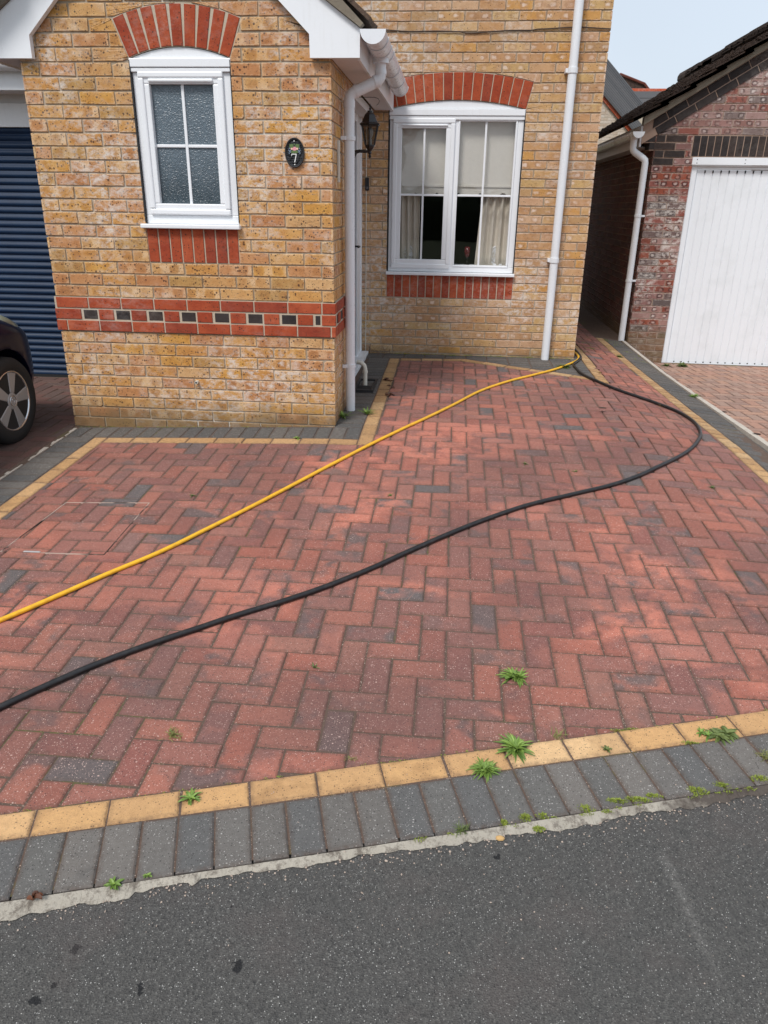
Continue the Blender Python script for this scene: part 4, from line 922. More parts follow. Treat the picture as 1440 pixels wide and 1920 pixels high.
# ================================================================ HOSES
def smooth_path(pts, r, k=6):
    out = []; n = len(pts)
    for i in range(n-1):
        p0, p1, p2, p3 = pts[max(i-1, 0)], pts[i], pts[i+1], pts[min(i+2, n-1)]
        for s in range(k):
            t = s/k; out.append(tuple(.5*((2*p1[a])+(-p0[a]+p2[a])*t+(2*p0[a]-5*p1[a]+4*p2[a]-p3[a])*t*t+(-p0[a]+3*p1[a]-3*p2[a]+p3[a])*t**3) for a in (0, 1)))
    out.append(pts[-1]); return [(x, y, h(x, y)+r+.001) for x, y in out]
YH = [(-.6, -4.5), (.2, -3.45), (.60, -2.86), (.891, -2.463), (1.019, -2.279), (1.16, -2.07), (1.322, -1.849), (1.47, -1.60), (1.645, -1.295), (1.822, -.975), (2.0, -.650), (2.185, -.319), (2.432, .095), (2.68, .56), (2.895, 1.00), (3.134, 1.348), (3.376, 1.62), (3.60, 1.88), (3.76, 2.12), (3.872, 2.34), (3.905, 2.60), (3.885, 3.1), (3.90, 4.5)]
mb = MB(); mb.tube(smooth_path(YH, .0102), .0102, 12); tag(mb.build('garden_hose', yhose, smooth=True), 'yellow hose running across the drive and round the corner of the house', 'hose')
BH = [(-.2, -4.6), (.5, -3.8), (.95, -3.28), (1.183, -2.96), (1.319, -2.79), (1.43, -2.672), (1.577, -2.54), (1.712, -2.432), (1.825, -2.34), (2.011, -2.204), (2.173, -2.068), (2.341, -1.905), (2.477, -1.757), (2.624, -1.603), (2.781, -1.448), (2.95, -1.297), (3.127, -1.16), (3.373, -1.01), (3.601, -.869), (3.818, -.685), (4.03, -.445), (4.191, -.226), (4.315, .0), (4.405, .24), (4.442, .526), (4.390, .791), (4.235, 1.02), (4.04, 1.235), (3.91, 1.446), (3.83, 1.658), (3.80, 1.9), (3.80, 2.12), (3.885, 2.35), (3.93, 2.7), (3.93, 4.5)]
mb = MB(); mb.tube(smooth_path(BH, .0116), .0116, 12); tag(mb.build('garden_hose', bhose, smooth=True), 'black hose looping wide across the red drive nearer the road', 'hose')

# ================================================================ CAR
car = empty('parked_car', (-1.03, -1.5, 0), 'dark navy hatchback parked facing the blue roller door, silver wheel showing', 'car')
CX = -1.035
def car_body():
    secs = [(.24, .28, .52, .50, .55, .40), (.20, .20, .60, .66, .62, .52), (.10, .17, .66, .74, .70, .60), (-.02, .16, .70, .785, .745, .64), (-.16, .16, .74, .805, .79, .68), (-.35, .16, .78, .81, .84, .70), (-.65, .16, .82, .81, .90, .70), (-.95, .16, .86, .81, .97, .69),
            (-1.30, .16, .88, .81, 1.22, .62), (-1.62, .16, .89, .81, 1.40, .56), (-2.2, .16, .90, .81, 1.44, .55), (-2.8, .17, .91, .81, 1.40, .55), (-3.15, .2, .92, .79, 1.25, .55), (-3.35, .24, .92, .76, .98, .60), (-3.45, .3, .8, .66, .86, .5)]
    mb = MB(); rings = []
    for (y, zb, zs, w_, zt, wt) in secs:
        half = [(w_*.78, zb), (w_*.95, zb+.05), (w_, zb+.16), (w_+.004, (zb+zs)/2), (w_, zs-.06), (w_*.975, zs), (wt+.02, (zs+2*zt)/3), (wt, zt-.02), (wt*.6, zt+.01), (wt*.2, zt+.02)]
        loop = [(x, z) for x, z in half]+[(-x, z) for x, z in half[::-1]]
        rings.append(mb.add([(CX+x, y, z) for x, z in loop]))
    n = len(rings[0])
    for A, B in zip(rings, rings[1:]):
        for k in range(n): mb.face([A[k], B[k], B[(k+1) % n], A[(k+1) % n]])
    mb.face(rings[0]); mb.face(rings[-1][::-1])
    o = mb.build('body', carp, car, smooth=True)
    sb = o.modifiers.new('sub', 'SUBSURF'); sb.levels = 2; sb.render_levels = 2
    cut = []
    for (wx, wy) in ((CX+.80, -.345), (CX-.80, -.345), (CX+.80, -2.72), (CX-.80, -2.72)):
        c = MB(); c.lathe([(.335, -.22), (.335, .22)], Matrix.Translation((wx, wy, .262)) @ Matrix.Rotation(R(90), 4, 'Y'), 48); co_ = c.build('cutter', rubber); cut.append(co_)
        bm_ = o.modifiers.new('b', 'BOOLEAN'); bm_.object = co_; bm_.operation = 'DIFFERENCE'; bm_.solver = 'EXACT'
    dg = bpy.context.evaluated_depsgraph_get(); me = bpy.data.meshes.new_from_object(o.evaluated_get(dg)); o.modifiers.clear(); o.data = me
    for c in cut: bpy.data.objects.remove(c, do_unlink=True)
    me.materials.clear(); me.materials.append(carp)
car_body()
def wheel(x, y, sg):
    T = Matrix.Translation((x, y, .262)) @ Matrix.Rotation(R(90)*sg, 4, 'Y')
    mb = MB(); mb.lathe([(.195, -.16), (.225, -.165), (.262, -.155), (.284, -.13), (.287, -.06), (.284, -.012), (.270, .008), (.235, .014), (.200, .008), (.196, 0)], T, 56); ty = mb.build('wheel', tyrem, car, smooth=True)
    mb = MB(); mb.lathe([(.197, -.02), (.200, .004), (.194, .010), (.186, .004), (.180, -.06), (.176, -.12)], T, 56); mb.build('rim', alloyb, ty, smooth=True)
    mb = MB(); Pq = lambda u, z, dd: tuple(T @ Vector((u, z, dd)))
    for k in range(5):
        a = k*R(72)+R(22); C_ = lambda rr_, w2: [(rr_*math.cos(a)-s*w2*math.sin(a), rr_*math.sin(a)+s*w2*math.cos(a)) for s in (-1, 1)]
        i0, i1 = C_(.050, .026); o0, o1 = C_(.189, .050); mb.prism([i0, o0, o1, i1], Pq, -.035, .004, .008, 0)
    mb.lathe([(.055, -.03), (.055, .002), (.048, .006), (.0, .006)], T, 32); mb.build('spokes', alloy, ty)
    mb = MB()
    mb.tube([tuple(T @ Vector((.034*math.cos(t), .034*math.sin(t), .008))) for t in [2*math.pi*i/24 for i in range(25)]], .003, 6, cap=False); mb.tube([tuple(T @ Vector((.016*math.cos(t), .016*math.sin(t), .008))) for t in [4.2*i/12 for i in range(13)]], .003, 6); mb.build('hub_cap', alloyb, ty)
    mb = MB(); mb.lathe([(.18, -.10), (.18, -.09), (.0, -.09)], T, 40); mb.build('wheel_shadow_disc', tyrem, ty)  # black disc paints the shadow seen between the spokes
for (x, y, sg) in ((CX+.812, -.345, 1), (CX-.812, -.345, -1), (CX+.812, -2.72, 1), (CX-.812, -2.72, -1)): wheel(x, y, sg)
for sg in (1, -1):
    mb = MB(); mb.lathe([(0, -.05), (.04, -.04), (.062, 0), (.04, .04), (0, .05)], Matrix.Translation((CX+sg*.70, -.10, .712)) @ Matrix.Rotation(R(-28), 4, 'X') @ Matrix.Rotation(R(sg*18), 4, 'Y') @ Matrix.Diagonal((1.3, 2.4, 1.1, 1)), 20); mb.build('headlight', lens, car, smooth=True)
    mb = MB(); P_ = [(CX+sg*.785, -1.25, .93), (CX+sg*.785, -2.9, .95), (CX+sg*.60, -2.75, 1.33), (CX+sg*.60, -1.62, 1.34)]
    mb.face(mb.add([(x+sg*.008, y, z) for x, y, z in P_])); mb.build('side_window', carglass, car)
mb = MB(); mb.face(mb.add([(CX-.66, -1.0, 1.0), (CX+.66, -1.0, 1.0), (CX+.52, -1.55, 1.38), (CX-.52, -1.55, 1.38)])); mb.build('windscreen', carglass, car)
mb = MB(); mb.box(CX-.55, CX+.55, -3.2, -.05, .14, .30); mb.build('underbody', tyrem, car)

# ================================================================ NEIGHBOUR'S GARAGE
ga = empty('neighbour_garage', (6.3, 4.3, -.2), 'dark red brick garage with white ribbed door, gable roof and mossy brown tiles', 'garage')
Y2 = 4.3; GX0, GX1 = 4.765, 7.855; AX = 6.31; L0 = lambda x: 3.06+.617*(x-5.78) if x < AX else 3.06+.617*(2*AX-x-5.78)
Pg = lambda u, z, dd: (u, Y2-dd, z); zo = -.01
dopen = [(5.2, -.4), (7.42, -.4), (7.42, 2.025), (5.2, 2.025)]; soldh = [(5.162, 2.024), (7.458, 2.024), (7.458, 2.24), (5.162, 2.24)]
clipg = [(GX0, -.4), (GX1, -.4), (GX1, L0(GX1)-.19), (AX, L0(AX)-.19), (GX0, L0(GX0)-.19)]
def gm_(u, z):
    if z > 2.24: return 2
    if 1.94 < z and (u < 5.10 or u > 7.52): return 3
    if z > 1.94: return 2
    return 1
mb = MB(); brickwall(mb, Pg, GX0, GX1, -.4, 3.4, [dopen, soldh], zoff=zo, matf=gm_, clip=clipg, phase=GX0)
soldiers(mb, Pg, 5.17, 30, 2.03, 2.235, 3, pitch=.076); mb.prism(soldh, Pg, -.1, -.006, 0, 0)
# corbelled dark courses reaching out under the eaves
for i, z in enumerate((2.165, 2.09, 2.24)):
    for side in (0, 1):
        w_ = (.11, .055, .14)[i]; a, b = (GX0-w_, GX0+.002) if side == 0 else (GX1-.002, GX1+w_)
        mb.prism([(a, z+.005), (b, z+.005), (b, z+.07), (a, z+.07)], Pg, -.2, .001, .002, 3, rnd3(), back=True); mb.prism([(a+.004, z-.004), (b, z-.004), (b, z+.006), (a+.004, z+.006)], Pg, -.2, -.005, 0, 0, back=True)
# two raking courses under the verge
sl_ = math.atan(.617); cs, sn = math.cos(sl_), math.sin(sl_)
for side in (1, -1):
    mirror = (lambda x: x) if side == 1 else (lambda x: 2*AX-x)
    for r_ in range(2):
        n = 10
        for i in range(n):
            s0 = (i+(.5 if r_ else 0))*.225-.06; s1 = s0+.215; ox, oz = 4.70, L0(4.70)-.02-r_*.084/cs*1.0
            c4 = [(ox+s0*cs, oz+s0*sn), (ox+s1*cs, oz+s1*sn)]; c4 = [(c4[0][0]+sn*.074, c4[0][1]-cs*.074), (c4[1][0]+sn*.074, c4[1][1]-cs*.074), c4[1], c4[0]]
            c4 = clip_convex(c4, [(4.72, 1), (AX-.005, 1), (AX-.005, 5), (4.72, 5)])
            if len(c4) < 3: continue
            mb.prism([(mirror(x), z) for x, z in c4], Pg, -.03, .012, .002, 3, rnd3())
    pts = [(4.62, L0(4.62)-.20), (AX, L0(AX)-.20), (AX, L0(AX)-.005), (4.62, L0(4.62)-.005)]; mb.prism([(mirror(x), z) for x, z in pts], Pg, -.1, .006, 0, 0, back=True)
mb.build('wall', [mortar_g, purp, gable_b, darkb], ga)
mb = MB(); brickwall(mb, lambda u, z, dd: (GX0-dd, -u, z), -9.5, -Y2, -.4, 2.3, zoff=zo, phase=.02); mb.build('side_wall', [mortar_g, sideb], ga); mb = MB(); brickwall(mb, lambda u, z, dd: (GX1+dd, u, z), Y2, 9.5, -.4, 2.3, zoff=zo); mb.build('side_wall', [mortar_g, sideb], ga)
# door
mb = MB(); n = 24; x0, x1 = 5.275, 7.345; z0, z1 = -.215, 1.90; p = (x1-x0)/n
for i in range(n):
    a = x0+i*p; prof = [(a, Y2+.066), (a+.006, Y2+.055), (a+p-.006, Y2+.055), (a+p, Y2+.066)]
    A = mb.add([(x, y, z0) for x, y in prof]); B = mb.add([(x, y, z1) for x, y in prof])
    for k in range(3): mb.face([A[k], A[k+1], B[k+1], B[k]])
    mb.box(a+p-.007, a+p+.007, Y2+.050, Y2+.07, z1-.03, z1-.004, 1); mb.box(a+p-.007, a+p+.007, Y2+.050, Y2+.07, z0-.002, z0+.01, 1)
mb.box(x0, x1, Y2+.07, Y2+.09, z0, z1); dpn = mb.build('door', [doorw, rubber], ga)
mb = MB(); mb.box(6.44, 6.58, Y2+.045, Y2+.056, .72, .80); mb.tube([(6.51, Y2+.045, .76), (6.51, Y2+.01, .76)], .012, 10); mb.box(6.47, 6.55, Y2+.0, Y2+.012, .745, .775); mb.build('handle', blackp, dpn)
mb = MB(); mb.box(5.205, 5.265, Y2+.03, Y2+.11, -.24, 1.93); mb.box(7.355, 7.415, Y2+.03, Y2+.11, -.24, 1.93); mb.box(5.265, 5.275, Y2+.05, Y2+.09, -.24, 1.93); mb.box(5.205, 7.415, Y2+.03, Y2+.11, 1.93, 1.945); mb.box(5.265, 7.36, Y2+.045, Y2+.10, 1.905, 1.928); mb.box(5.265, 7.36, Y2+.045, Y2+.1, -.235, -.218); mb.build('door_frame', doorw, ga, bevel=.004)
mb = MB(); mb.box(5.19, 7.43, Y2-.012, Y2+.05, 1.947, 2.022)
hd = mb.build('header_board', doorw, ga, bevel=.003)
for x in (5.24, 5.75, 6.2, 6.7, 7.2):
    for z in (1.965, 2.0): mb = MB(); mb.lathe([(.005, 0), (.005, .002), (.0, .003)], Matrix.Translation((x, Y2-.012, z)) @ Matrix.Rotation(R(90), 4, 'X'), 8); mb.build('screw', rubber, hd)
mb = MB(); mb.box(5.2, 7.42, Y2+.03, Y2+.2, -.32, -.236); mb.build('door_sill', vergem, ga)
# roof
mb = MB(); ya = Y2-.11; tiles(mb, (4.52, 9.6, L0(4.52)+.045), (0, -1, 0), (cs, 0, sn), 16, 7, tw=.34, th=.30, thick=.03, jit=.012); tiles(mb, (2*AX-4.52, ya, L0(4.52)+.045), (0, 1, 0), (-cs, 0, sn), 16, 7, tw=.34, th=.30, thick=.03, jit=.012)
U_, V_ = Vector((0, -1, 0)), Vector((cs, 0, sn)); W_ = Vector((-sn, 0, cs))
for i in range(900):
    p0 = Vector((4.52, 9.6, L0(4.52)+.045))+U_*random.uniform(0, 5.4)+V_*random.uniform(0, 2.0)+W_*.055; r_ = random.uniform(.012, .035)
    mb.lathe([(r_, -.02), (r_*.9, r_*.35), (r_*.5, r_*.7), (0, r_*.8)], Matrix.Translation(p0) @ Matrix.Rotation(-sl_, 4, 'Y') @ Matrix.Rotation(random.random()*3, 4, 'Z') @ Matrix.Diagonal((1, random.uniform(.5, 1), 1, 1)), 6)
for k in range(12):
    y = ya+k*.45; z = L0(AX)+.115+random.uniform(-.006, .006); mb.tube([(AX, y, z), (AX, y+.44, z+random.uniform(-.006, .006))], .105, 12); mb.build('roof', tile, ga, smooth=False)
mb = MB()
for side in (1, -1):
    mi = (lambda x: x) if side == 1 else (lambda x: 2*AX-x); q = [(4.60, L0(4.60)-.01), (AX, L0(AX)-.0), (AX, L0(AX)+.11), (4.60, L0(4.60)+.07)]; mb.prism([(mi(x), z) for x, z in q], lambda u, z, dd: (u, Y2-.09-dd, z), -.09, 0, 0, 0, back=True)
mb.build('verge_mortar', vergem, ga)
boxes('fascia', soffitw, ga, [(4.60, 4.62, Y2-.0, 9.5, 2.12, 2.33), (2*AX-4.62, 2*AX-4.60, Y2-.0, 9.5, 2.12, 2.33)], .002); boxes('soffit', soffitw, ga, [(4.62, GX0, Y2+.21, 9.5, 2.12, 2.135)])
mb = MB(); half_gutter(mb, 4.545, 2.255, Y2-.16, 9.5, .058); g2 = mb.build('gutter', pipew, ga); mb = MB(); endcap(mb, 4.545, 2.255, Y2-.172, Y2-.155, .062); mb.build('end_cap', white, g2)
for y in (-.05, .08, .9): mb = MB(); half_gutter(mb, 4.545, 2.254, Y2+y, Y2+y+.03, .063); mb.build('gutter_clip', pipew, g2)
mb = MB(); mb.tube([(4.545, Y2+.03, 2.21), (4.545, Y2+.03, 2.11), (4.552, Y2+.03, 2.085), (4.57, Y2+.03, 2.068), (4.665, Y2+.01, 2.005), (4.685, Y2+.0, 1.985), (4.69, Y2, 1.96), (4.69, Y2, .03)], .036, 18); d2 = mb.build('downpipe', pipew, ga, smooth=True)
for z in (1.42, .72): mb = MB(); mb.lathe([(.036, -.014), (.041, -.013), (.041, .013), (.036, .014)], Matrix.Translation((4.69, Y2, z)), 20); mb.box(4.72, GX0, Y2-.012, Y2+.012, z-.01, z+.01); mb.build('bracket', pipew, d2)

# ================================================================ HOUSE FAR BEHIND
fh = empty('distant_house', (7.4, 20, 0), 'far pale brick house with red verge and dark slate roof beyond the garage', 'house')
mb = MB(); mb.box(3.5, 9.5, 20.52, 27, -.4, 4.05); mb.prism([(3.0, 0), (8.0, 0), (8.0, 3.2), (5.6, 5.6), (3.0, 3.2)], lambda u, z, dd: (u, 20.4-dd, z), -.3, 0, 0, 0, back=True)
brickwall(mb, lambda u, z, dd: (u, 20.08-dd, z), 6.4, 7.9, 3.0, 4.8, clip=[(6.4, 3.0), (7.86, 3.0), (7.86, 3.45), (6.4, 4.85)], matf=lambda u, z: 1, body=.1)
mb.build('wall', [mortar_p, palesb], fh)
mb = MB(); sl3 = [(6.30, 5.02), (7.95, 3.44), (7.87, 3.37), (6.22, 4.93)]; mb.prism(sl3, lambda u, z, dd: (u, 20.0-dd, z), -.1, 0, 0, 0, back=True); mb.build('verge_bricks', redb, fh)
# roof slope facing the road, its left edge on the raking verge
mb = MB(); a = Vector((6.25, 19.95, 5.04)); b = Vector((7.95, 19.95, 3.42)); back = Vector((.42, 1.6, .95)); nr = 13
for i in range(nr):
    o_ = back*(i/nr); o2 = back*((i+1.1)/nr); I = mb.add([tuple(a+o_+Vector((0, 0, .05))), tuple(b+o_+Vector((0, 0, .05))), tuple(b+o2), tuple(a+o2), tuple(a+o_-Vector((0, 0, .02))), tuple(b+o_-Vector((0, 0, .02)))])
    r = rnd3(); mb.face([I[0], I[3], I[2], I[1]], 0, r); mb.face([I[4], I[0], I[1], I[5]], 0, r)
rf = mb.build('roof', slate, fh); sdf = rf.modifiers.new('s', 'SOLIDIFY'); sdf.thickness = .03
mb = MB()
for i in range(5):
    z0_ = 3.9+i*.22; y_ = 22+i*.18; mb.box(7.2, 10.2, y_, y_+.24, z0_, z0_+.035, 0, rnd3())
    mb.face(mb.add([(7.2, y_, z0_+.03), (10.2, y_, z0_+.03), (10.2, y_+.2, z0_+.25), (7.2, y_+.2, z0_+.25)]), 0, rnd3())
mb.build('roof', slate, fh)
mb = MB(); mb.tube([(7.2, 23, 5.02), (10.2, 23, 5.02)], .09, 8); mb.build('ridge_tile', redb, fh)
mb = MB(); mb.prism([(7.3, 5.2), (7.5, 4.8), (9.2, 4.85), (8.72, 5.36), (7.9, 5.64)], lambda u, z, dd: (u, 24-dd, z), -1.5, 0, 0, 0, back=True); mb.build('rear_gable', tile, fh); mb = MB(); mb.tube([(7.3, 23.97, 5.22), (7.9, 23.97, 5.65), (8.72, 23.97, 5.37), (9.2, 23.97, 4.88)], .045, 6); mb.build('verge_bricks', sideb, fh)

mb = MB()  # unseen row of foliage, added to darken the reflection in the panes
for i in range(500):
    x, r_ = random.uniform(-60, 60), random.uniform(.5, 1.3); mb.lathe([(r_, -2.2), (r_*1.1, 0), (r_*.6, r_*.7), (0, r_)], Matrix.Translation((x, -42+random.uniform(-3, 3), random.uniform(.6, 1.9))), 7, rot=random.random())
m = Mat('added_foliage', 1); m.col(m.mix(m.noise(1.5, 5), (.02, .03, .012), (.05, .06, .03))); tag(mb.build('added_reflection_trees', m.m), kind='stuff', label='dark row of trees added unseen behind the camera for window reflections', cat='trees')
# ================================================================ PLANTS, LITTER
def leaf(mb, base, az_, el, L, wd, droop, rnd, tip=.2, seg=5, fold=.25):
    dirh = Vector((math.cos(az_), math.sin(az_), 0)); side = Vector((-math.sin(az_), math.cos(az_), 0)); p = Vector(base); e = el; A = []
    for i in range(seg+1):
        t = i/seg; wv = wd*(math.sin(math.pi*min(.98, .12+.88*t))**.7) if i < seg else wd*tip*.1
        up = Vector((0, 0, 1))*math.cos(e)-dirh*math.sin(e)
        A.append(mb.add([tuple(p-side*wv/2+up*wv*fold), tuple(p), tuple(p+side*wv/2+up*wv*fold)])); p = p+(dirh*math.cos(e)+Vector((0, 0, 1))*math.sin(e))*(L/seg); e -= droop/seg
    for a, b in zip(A, A[1:]): mb.face([a[0], a[1], b[1], b[0]], 0, rnd); mb.face([a[1], a[2], b[2], b[1]], 0, rnd)
def rosette(x, y, n, L, wd, label, mat=green, cores=1, spread=0, el=(.15, 1.1), cat='weed', group='weeds rooted in the paving joints', name='weed', droop=.8):
    mb = MB(); bias = random.uniform(-.5, .5); n = int(n*1.9)
    for c in range(cores):
        cx, cy = x+random.uniform(-spread, spread), y+random.uniform(-spread, spread)*.6
        for i in range(n):
            t = i/n; leaf(mb, (cx+random.uniform(-.003, .003), cy+random.uniform(-.003, .003), h(x, y)), i*2.4+random.uniform(-.7, .7)+bias*math.sin(i*2.4), el[0]+(el[1]-el[0])*t, L*(1-.45*t)*random.choice((.55, .8, 1, 1.15))*random.uniform(.85, 1.1), wd*random.uniform(.6, 1.2), droop*random.uniform(.5, 1.3), (random.random()*.6+.4*t, 0, 0))
    return tag(mb.build(name, mat), label, cat, group)
def tuft(x, y, n, L, label, mat=grassm, spread=.008, cat='grass tuft', name='grass_tuft', wd=.0022, group='weeds rooted in the paving joints'):
    mb = MB()
    for i in range(n): leaf(mb, (x+random.gauss(0, spread), y+random.gauss(0, spread*.6), h(x, y)-.002), random.uniform(0, 6.28), random.uniform(.2, 1.3), L*random.uniform(.4, 1.1), wd, random.uniform(.4, 1.8), (random.random(), 0, 0), seg=4)
    return tag(mb.build(name, mat), label, cat, group)
tuft(2.93, -2.60, 0, .05, 'x') if 0 else None
rosette(2.93, -2.606, 26, .062, .0075, 'bright green leafy weed alone in the red blocks, above the buff course', cores=3, spread=.016)
rosette(2.912, -2.972, 34, .072, .009, 'largest bright green spiky weed sitting on the buff course', cores=2, spread=.010)
rosette(2.795, -3.07, 26, .050, .006, 'low spreading green weed where buff and charcoal courses meet', cores=4, spread=.028)
rosette(1.949, -3.27, 18, .042, .008, 'flat star-shaped green weed on the buff course towards the yellow hose side', el=(.1, .9))
rosette(1.847, -3.572, 11, .032, .0095, 'small round-leaved green weed in the concrete strip at the road edge', el=(.1, .9))
tuft(1.805, -3.02, 60, .040, 'dry tipped grass tuft in the red blocks below the black hose', spread=.009)
tuft(2.735, -3.306, 45, .030, 'dark dull grass tuft on the concrete strip beside the road', mat=dkgreen, spread=.008)
tuft(3.051, -2.895, 34, .035, 'thin grass tuft with straw stalks at the upper edge of the buff course', spread=.012)
tuft(2.397, -3.066, 20, .022, 'tiny grass sprig at the upper edge of the buff course below the black hose', spread=.008)
rosette(3.196, -2.944, 8, .022, .007, 'tiny dark three-leaved weed on the lower edge of the buff course', mat=dkgreen)
rosette(3.60, -2.842, 16, .050, .012, 'trailing broad-leaved weed on the border beside the driveway mouth', mat=dkgreen, cores=3, spread=.03, el=(.1, .6))
rosette(3.528, -2.835, 14, .030, .006, 'clump of small leaved weed beside the trailing broad-leaved one', cores=2, spread=.016)
tuft(3.70, -2.925, 70, .035, 'brownish tuft of dry moss and grass on the charcoal blocks at the driveway mouth', spread=.014)
rosette(2.2, -2.624, 7, .028, .005, 'tiny upright weed in a joint halfway between the black hose and buff course', mat=dkgreen, el=(.5, 1.3))
rosette(1.923, -3.535, 6, .016, .006, 'tiny green sprig beside the round-leaved weed at the concrete strip')
rosette(1.906, .19, 16, .10, .009, 'green weed at the foot of the porch corner beside the downpipe', el=(.5, 1.35))
rosette(2.062, .30, 18, .085, .009, 'green weed between charcoal and buff blocks near the downpipe', el=(.4, 1.3))
rosette(1.658, -.25, 12, .035, .010, 'small green weed in front of the porch where charcoal meets buff')
rosette(3.70, 2.02, 26, .07, .010, 'mossy green weed clump at the corner of the house by the hoses', cores=3, spread=.05, mat=dkgreen)
rosette(4.722, 1.50, 16, .055, .007, 'pale green weed on the charcoal border beside the neighbour drive', cores=2, spread=.03)
tuft(4.318, .92, 20, .05, 'tiny straw weed touching the black hose loop', mat=strawm, spread=.02)
tuft(1.956, D-.03, 26, .16, 'dry brown dead weed standing against the main wall near the door', mat=brownl, spread=.04, wd=.004)
rosette(5.30, 4.05, 30, .08, .012, 'mossy weeds at the foot of the white garage door frame', cores=4, spread=.12, mat=dkgreen)
rosette(4.42, 3.0, 10, .06, .008, 'dark weed in the buff border beside the alley', mat=dkgreen, cores=2, spread=.03)
for (x, y), lb in (((1.256, -1.187), 'small dull sprig in the red blocks above the yellow hose'), ((2.353, -1.109), 'small dull sprig between the two hoses'), ((3.131, -.582), 'small dull sprig inside the loop of the black hose'), ((3.413, -.68), 'small green sprig close above the black hose'), ((4.17, -.79), 'small green sprig right of the black hose loop'), ((4.0, 1.9), 'straw-coloured sprig in the alley blocks by the buff edging')):
    rosette(x, y, 9, .03, .005, lb, mat=dkgreen if 'straw' not in lb else strawm)
# litter
mb = MB()
for (x, y) in ((2.104, 1.33), (2.14, 1.29), (2.181, .87), (2.20, .83), (2.165, .85), (2.173, 1.102), (2.115, 1.36)):
    for i in range(4): leaf(mb, (x+random.uniform(-.02, .02), y+random.uniform(-.02, .02), h(x, y)+.004), random.uniform(0, 6.28), .3, .035, .018, random.uniform(.2, 1.5), (random.random(), 0, 0))
tag(mb.build('dead_leaves', brownl), kind='stuff', label='curled dead brown leaves scattered on the blocks near the door', cat='dead leaves')
mb = MB()
for i in range(5): leaf(mb, (1.666+random.uniform(-.014, .014), -3.632+random.uniform(-.008, .008), h(1.67, -3.63)+.004), random.uniform(-.6, 1.6), random.uniform(.1, 1.1), random.uniform(.012, .03), random.uniform(.008, .016), random.uniform(-.5, 2.6), (random.random(), 0, 0), fold=.6)
tag(mb.build('dead_leaf', brownl), 'crumpled reddish brown dead leaf on the concrete strip at the road edge', 'dead leaf')
def lump(x, y, r, lab):
    mb = MB(); T = Matrix.Translation((x, y, h(x, y)+.012+r*.8)) @ Matrix.Rotation(R(75), 4, 'X') @ Matrix.Rotation(random.random()*3, 4, 'Y')
    for k in range(7):
        z = -r*1.2+k*r*.4; rr_ = r*math.sqrt(max(.05, 1-(z/(r*1.35))**2))
        for j in range(7):
            a = j*.9+k*.5; leaf(mb, tuple(T @ Vector((0, 0, z))), a, .3, rr_, r*.8, .4, (random.random(), 0, 0), seg=2)
    tag(mb.build('fir_cone', Mat('cone_brown', .9, base=(.07, .045, .035)).m), lab, 'fir cone', 'cones lying on the paving')
lump(3.777, .514, .022, 'small dark cone lying on the red blocks inside the black hose loop'); lump(4.82, 1.05, .028, 'dark round cone lying on the white concrete edging, farther one'); lump(4.84, .42, .034, 'open brown cone lying on the white concrete edging, nearer one')
# stone chip beside the road
mb = MB(); mb.lathe([(0, 0), (.011, .001), (.010, .005), (.004, .009), (0, .009)], Matrix.Translation((2.842, -3.315, h(2.84, -3.31)-.012)) @ Matrix.Diagonal((1.2, .8, 1, 1)), 7); tag(mb.build('stone_chip', Mat('tan_stone', .9, base=srgb(196, 158, 104)).m), 'tan stone chip lying where the concrete strip meets the asphalt', 'stone')
mb = MB()
def pebble(x, y, r_):
    z = h(x, y)+(-.002 if y > YL(x)-.33 else -.013); mb.lathe([(0, 0), (r_, r_*.35), (r_*.7, r_*.9), (0, r_)], Matrix.Translation((x, y, z)) @ Matrix.Diagonal((random.uniform(.6, 1.2), random.uniform(.6, 1.2), 1, 1)), 5, rot=random.random())
for i in range(1500):
    x = random.uniform(1.0, 4.4); y = random.uniform(-3.6, 1.8) if random.random() < .5 else random.uniform(-3.7, -2.4)
    if random.random() < .5: x = .08+.1*round((x-.08)/.1)+random.uniform(-.004, .004)
    pebble(x, y, random.uniform(.0009, .0026))
for i in range(500): x = random.uniform(1.4, 4); pebble(x, YL(x)-.33-abs(random.gauss(0, .03)), random.uniform(.001, .0035))
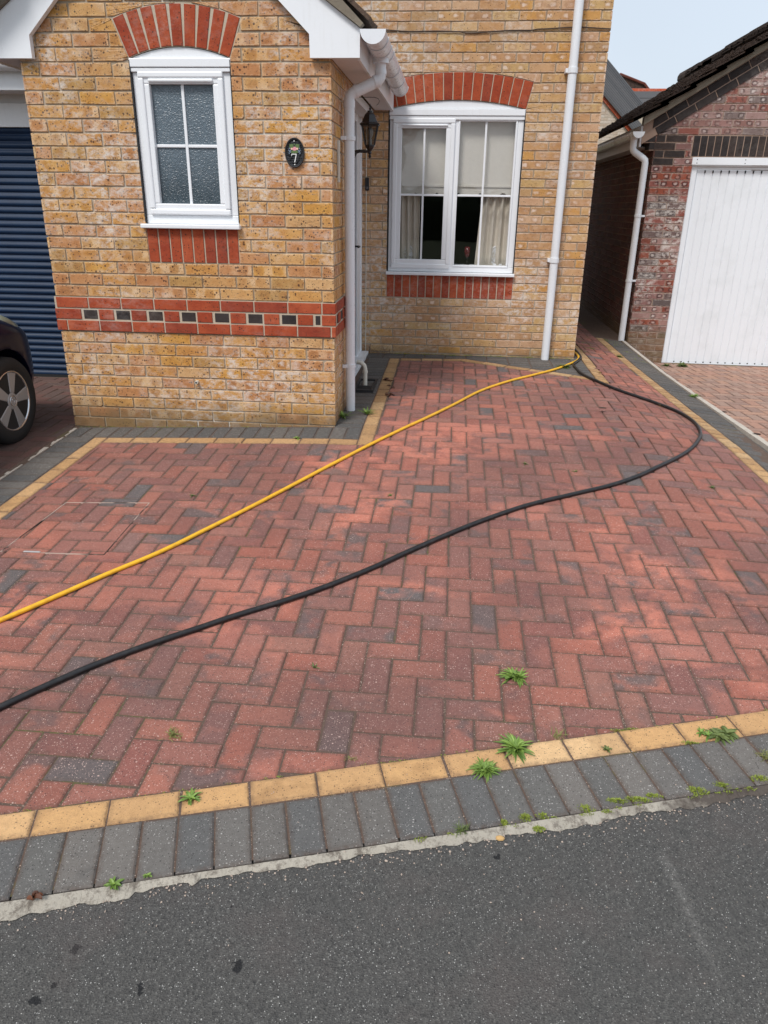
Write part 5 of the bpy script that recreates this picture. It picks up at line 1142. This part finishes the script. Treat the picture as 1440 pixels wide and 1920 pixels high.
m = Mat('grit_stone', .9); m.col(m.mix(m.noise(40, 2), srgb(120, 100, 88), srgb(214, 196, 180))); tag(mb.build('grit', m.m), kind='stuff', label='loose grit in the joints and along the road edge', cat='grit')
# moss
mb = MB()
def moss(x, y, rx, ry, n, hh=.008):
    for i in range(n):
        a = random.uniform(0, 6.28); q = random.random()**.6; X, Y = x+rx*q*math.cos(a), y+ry*q*math.sin(a); leaf(mb, (X, Y, h(X, Y)-.006+hh*(1-q)), random.uniform(0, 6.28), random.uniform(.5, 1.4), hh*random.uniform(.6, 1.2), .003, .6, (random.random(), 0, 0), seg=2)
for (x, y, rx, ry, n) in ((2.855, -3.268, .012, .012, 90), (2.916, -3.243, .020, .014, 160), (2.966, -3.232, .018, .012, 140), (3.091, -3.192, .030, .016, 260), (2.951, -3.28, .018, .010, 110), (3.19, -3.155, .035, .010, 220), (3.25, -3.143, .04, .010, 260), (3.30, -3.125, .03, .008, 150), (3.438, -3.090, .034, .018, 320), (3.515, -3.062, .034, .014, 280), (3.64, -3.022, .03, .016, 240), (3.255, -2.85, .05, .004, 120), (3.47, -2.885, .05, .006, 160), (3.30, -2.838, .03, .004, 70)): moss(x, y, rx, ry, n)
for i in range(60): x = random.uniform(1.0, 3.8); moss(x, YL(x)+random.uniform(-.004, .004), .012, .004, 8, .005)
for i in range(26): x = random.uniform(2.6, 3.9); moss(x, YL(x)-.305/CT+random.uniform(-.006, .002), .016, .005, 16, .006)
for i in range(70): x = random.uniform(2.1, 3.84); moss(x, D-.02-random.random()*.02, .03, .01, 14, .012)
for i in range(40): x = random.uniform(.05, 1.88); moss(x, -.018, .03, .005, 8, .008)
for i in range(30): moss(random.uniform(4.0, 4.7), random.uniform(2.9, 4.2), .05, .04, 18, .012)
for i in range(20): moss(random.uniform(5.2, 7.4), 4.24, .08, .02, 18, .012)
tag(mb.build('moss', mossm), kind='stuff', label='yellow-green moss along the concrete strip and wall feet', cat='moss')

# ---------------------------------------------------------------- put each empty at its thing's base
for o, loc in E0:
    o.location = loc
    for c in S.objects:
        if c.parent == o: c.matrix_parent_inverse = Matrix.Translation(loc).inverted()
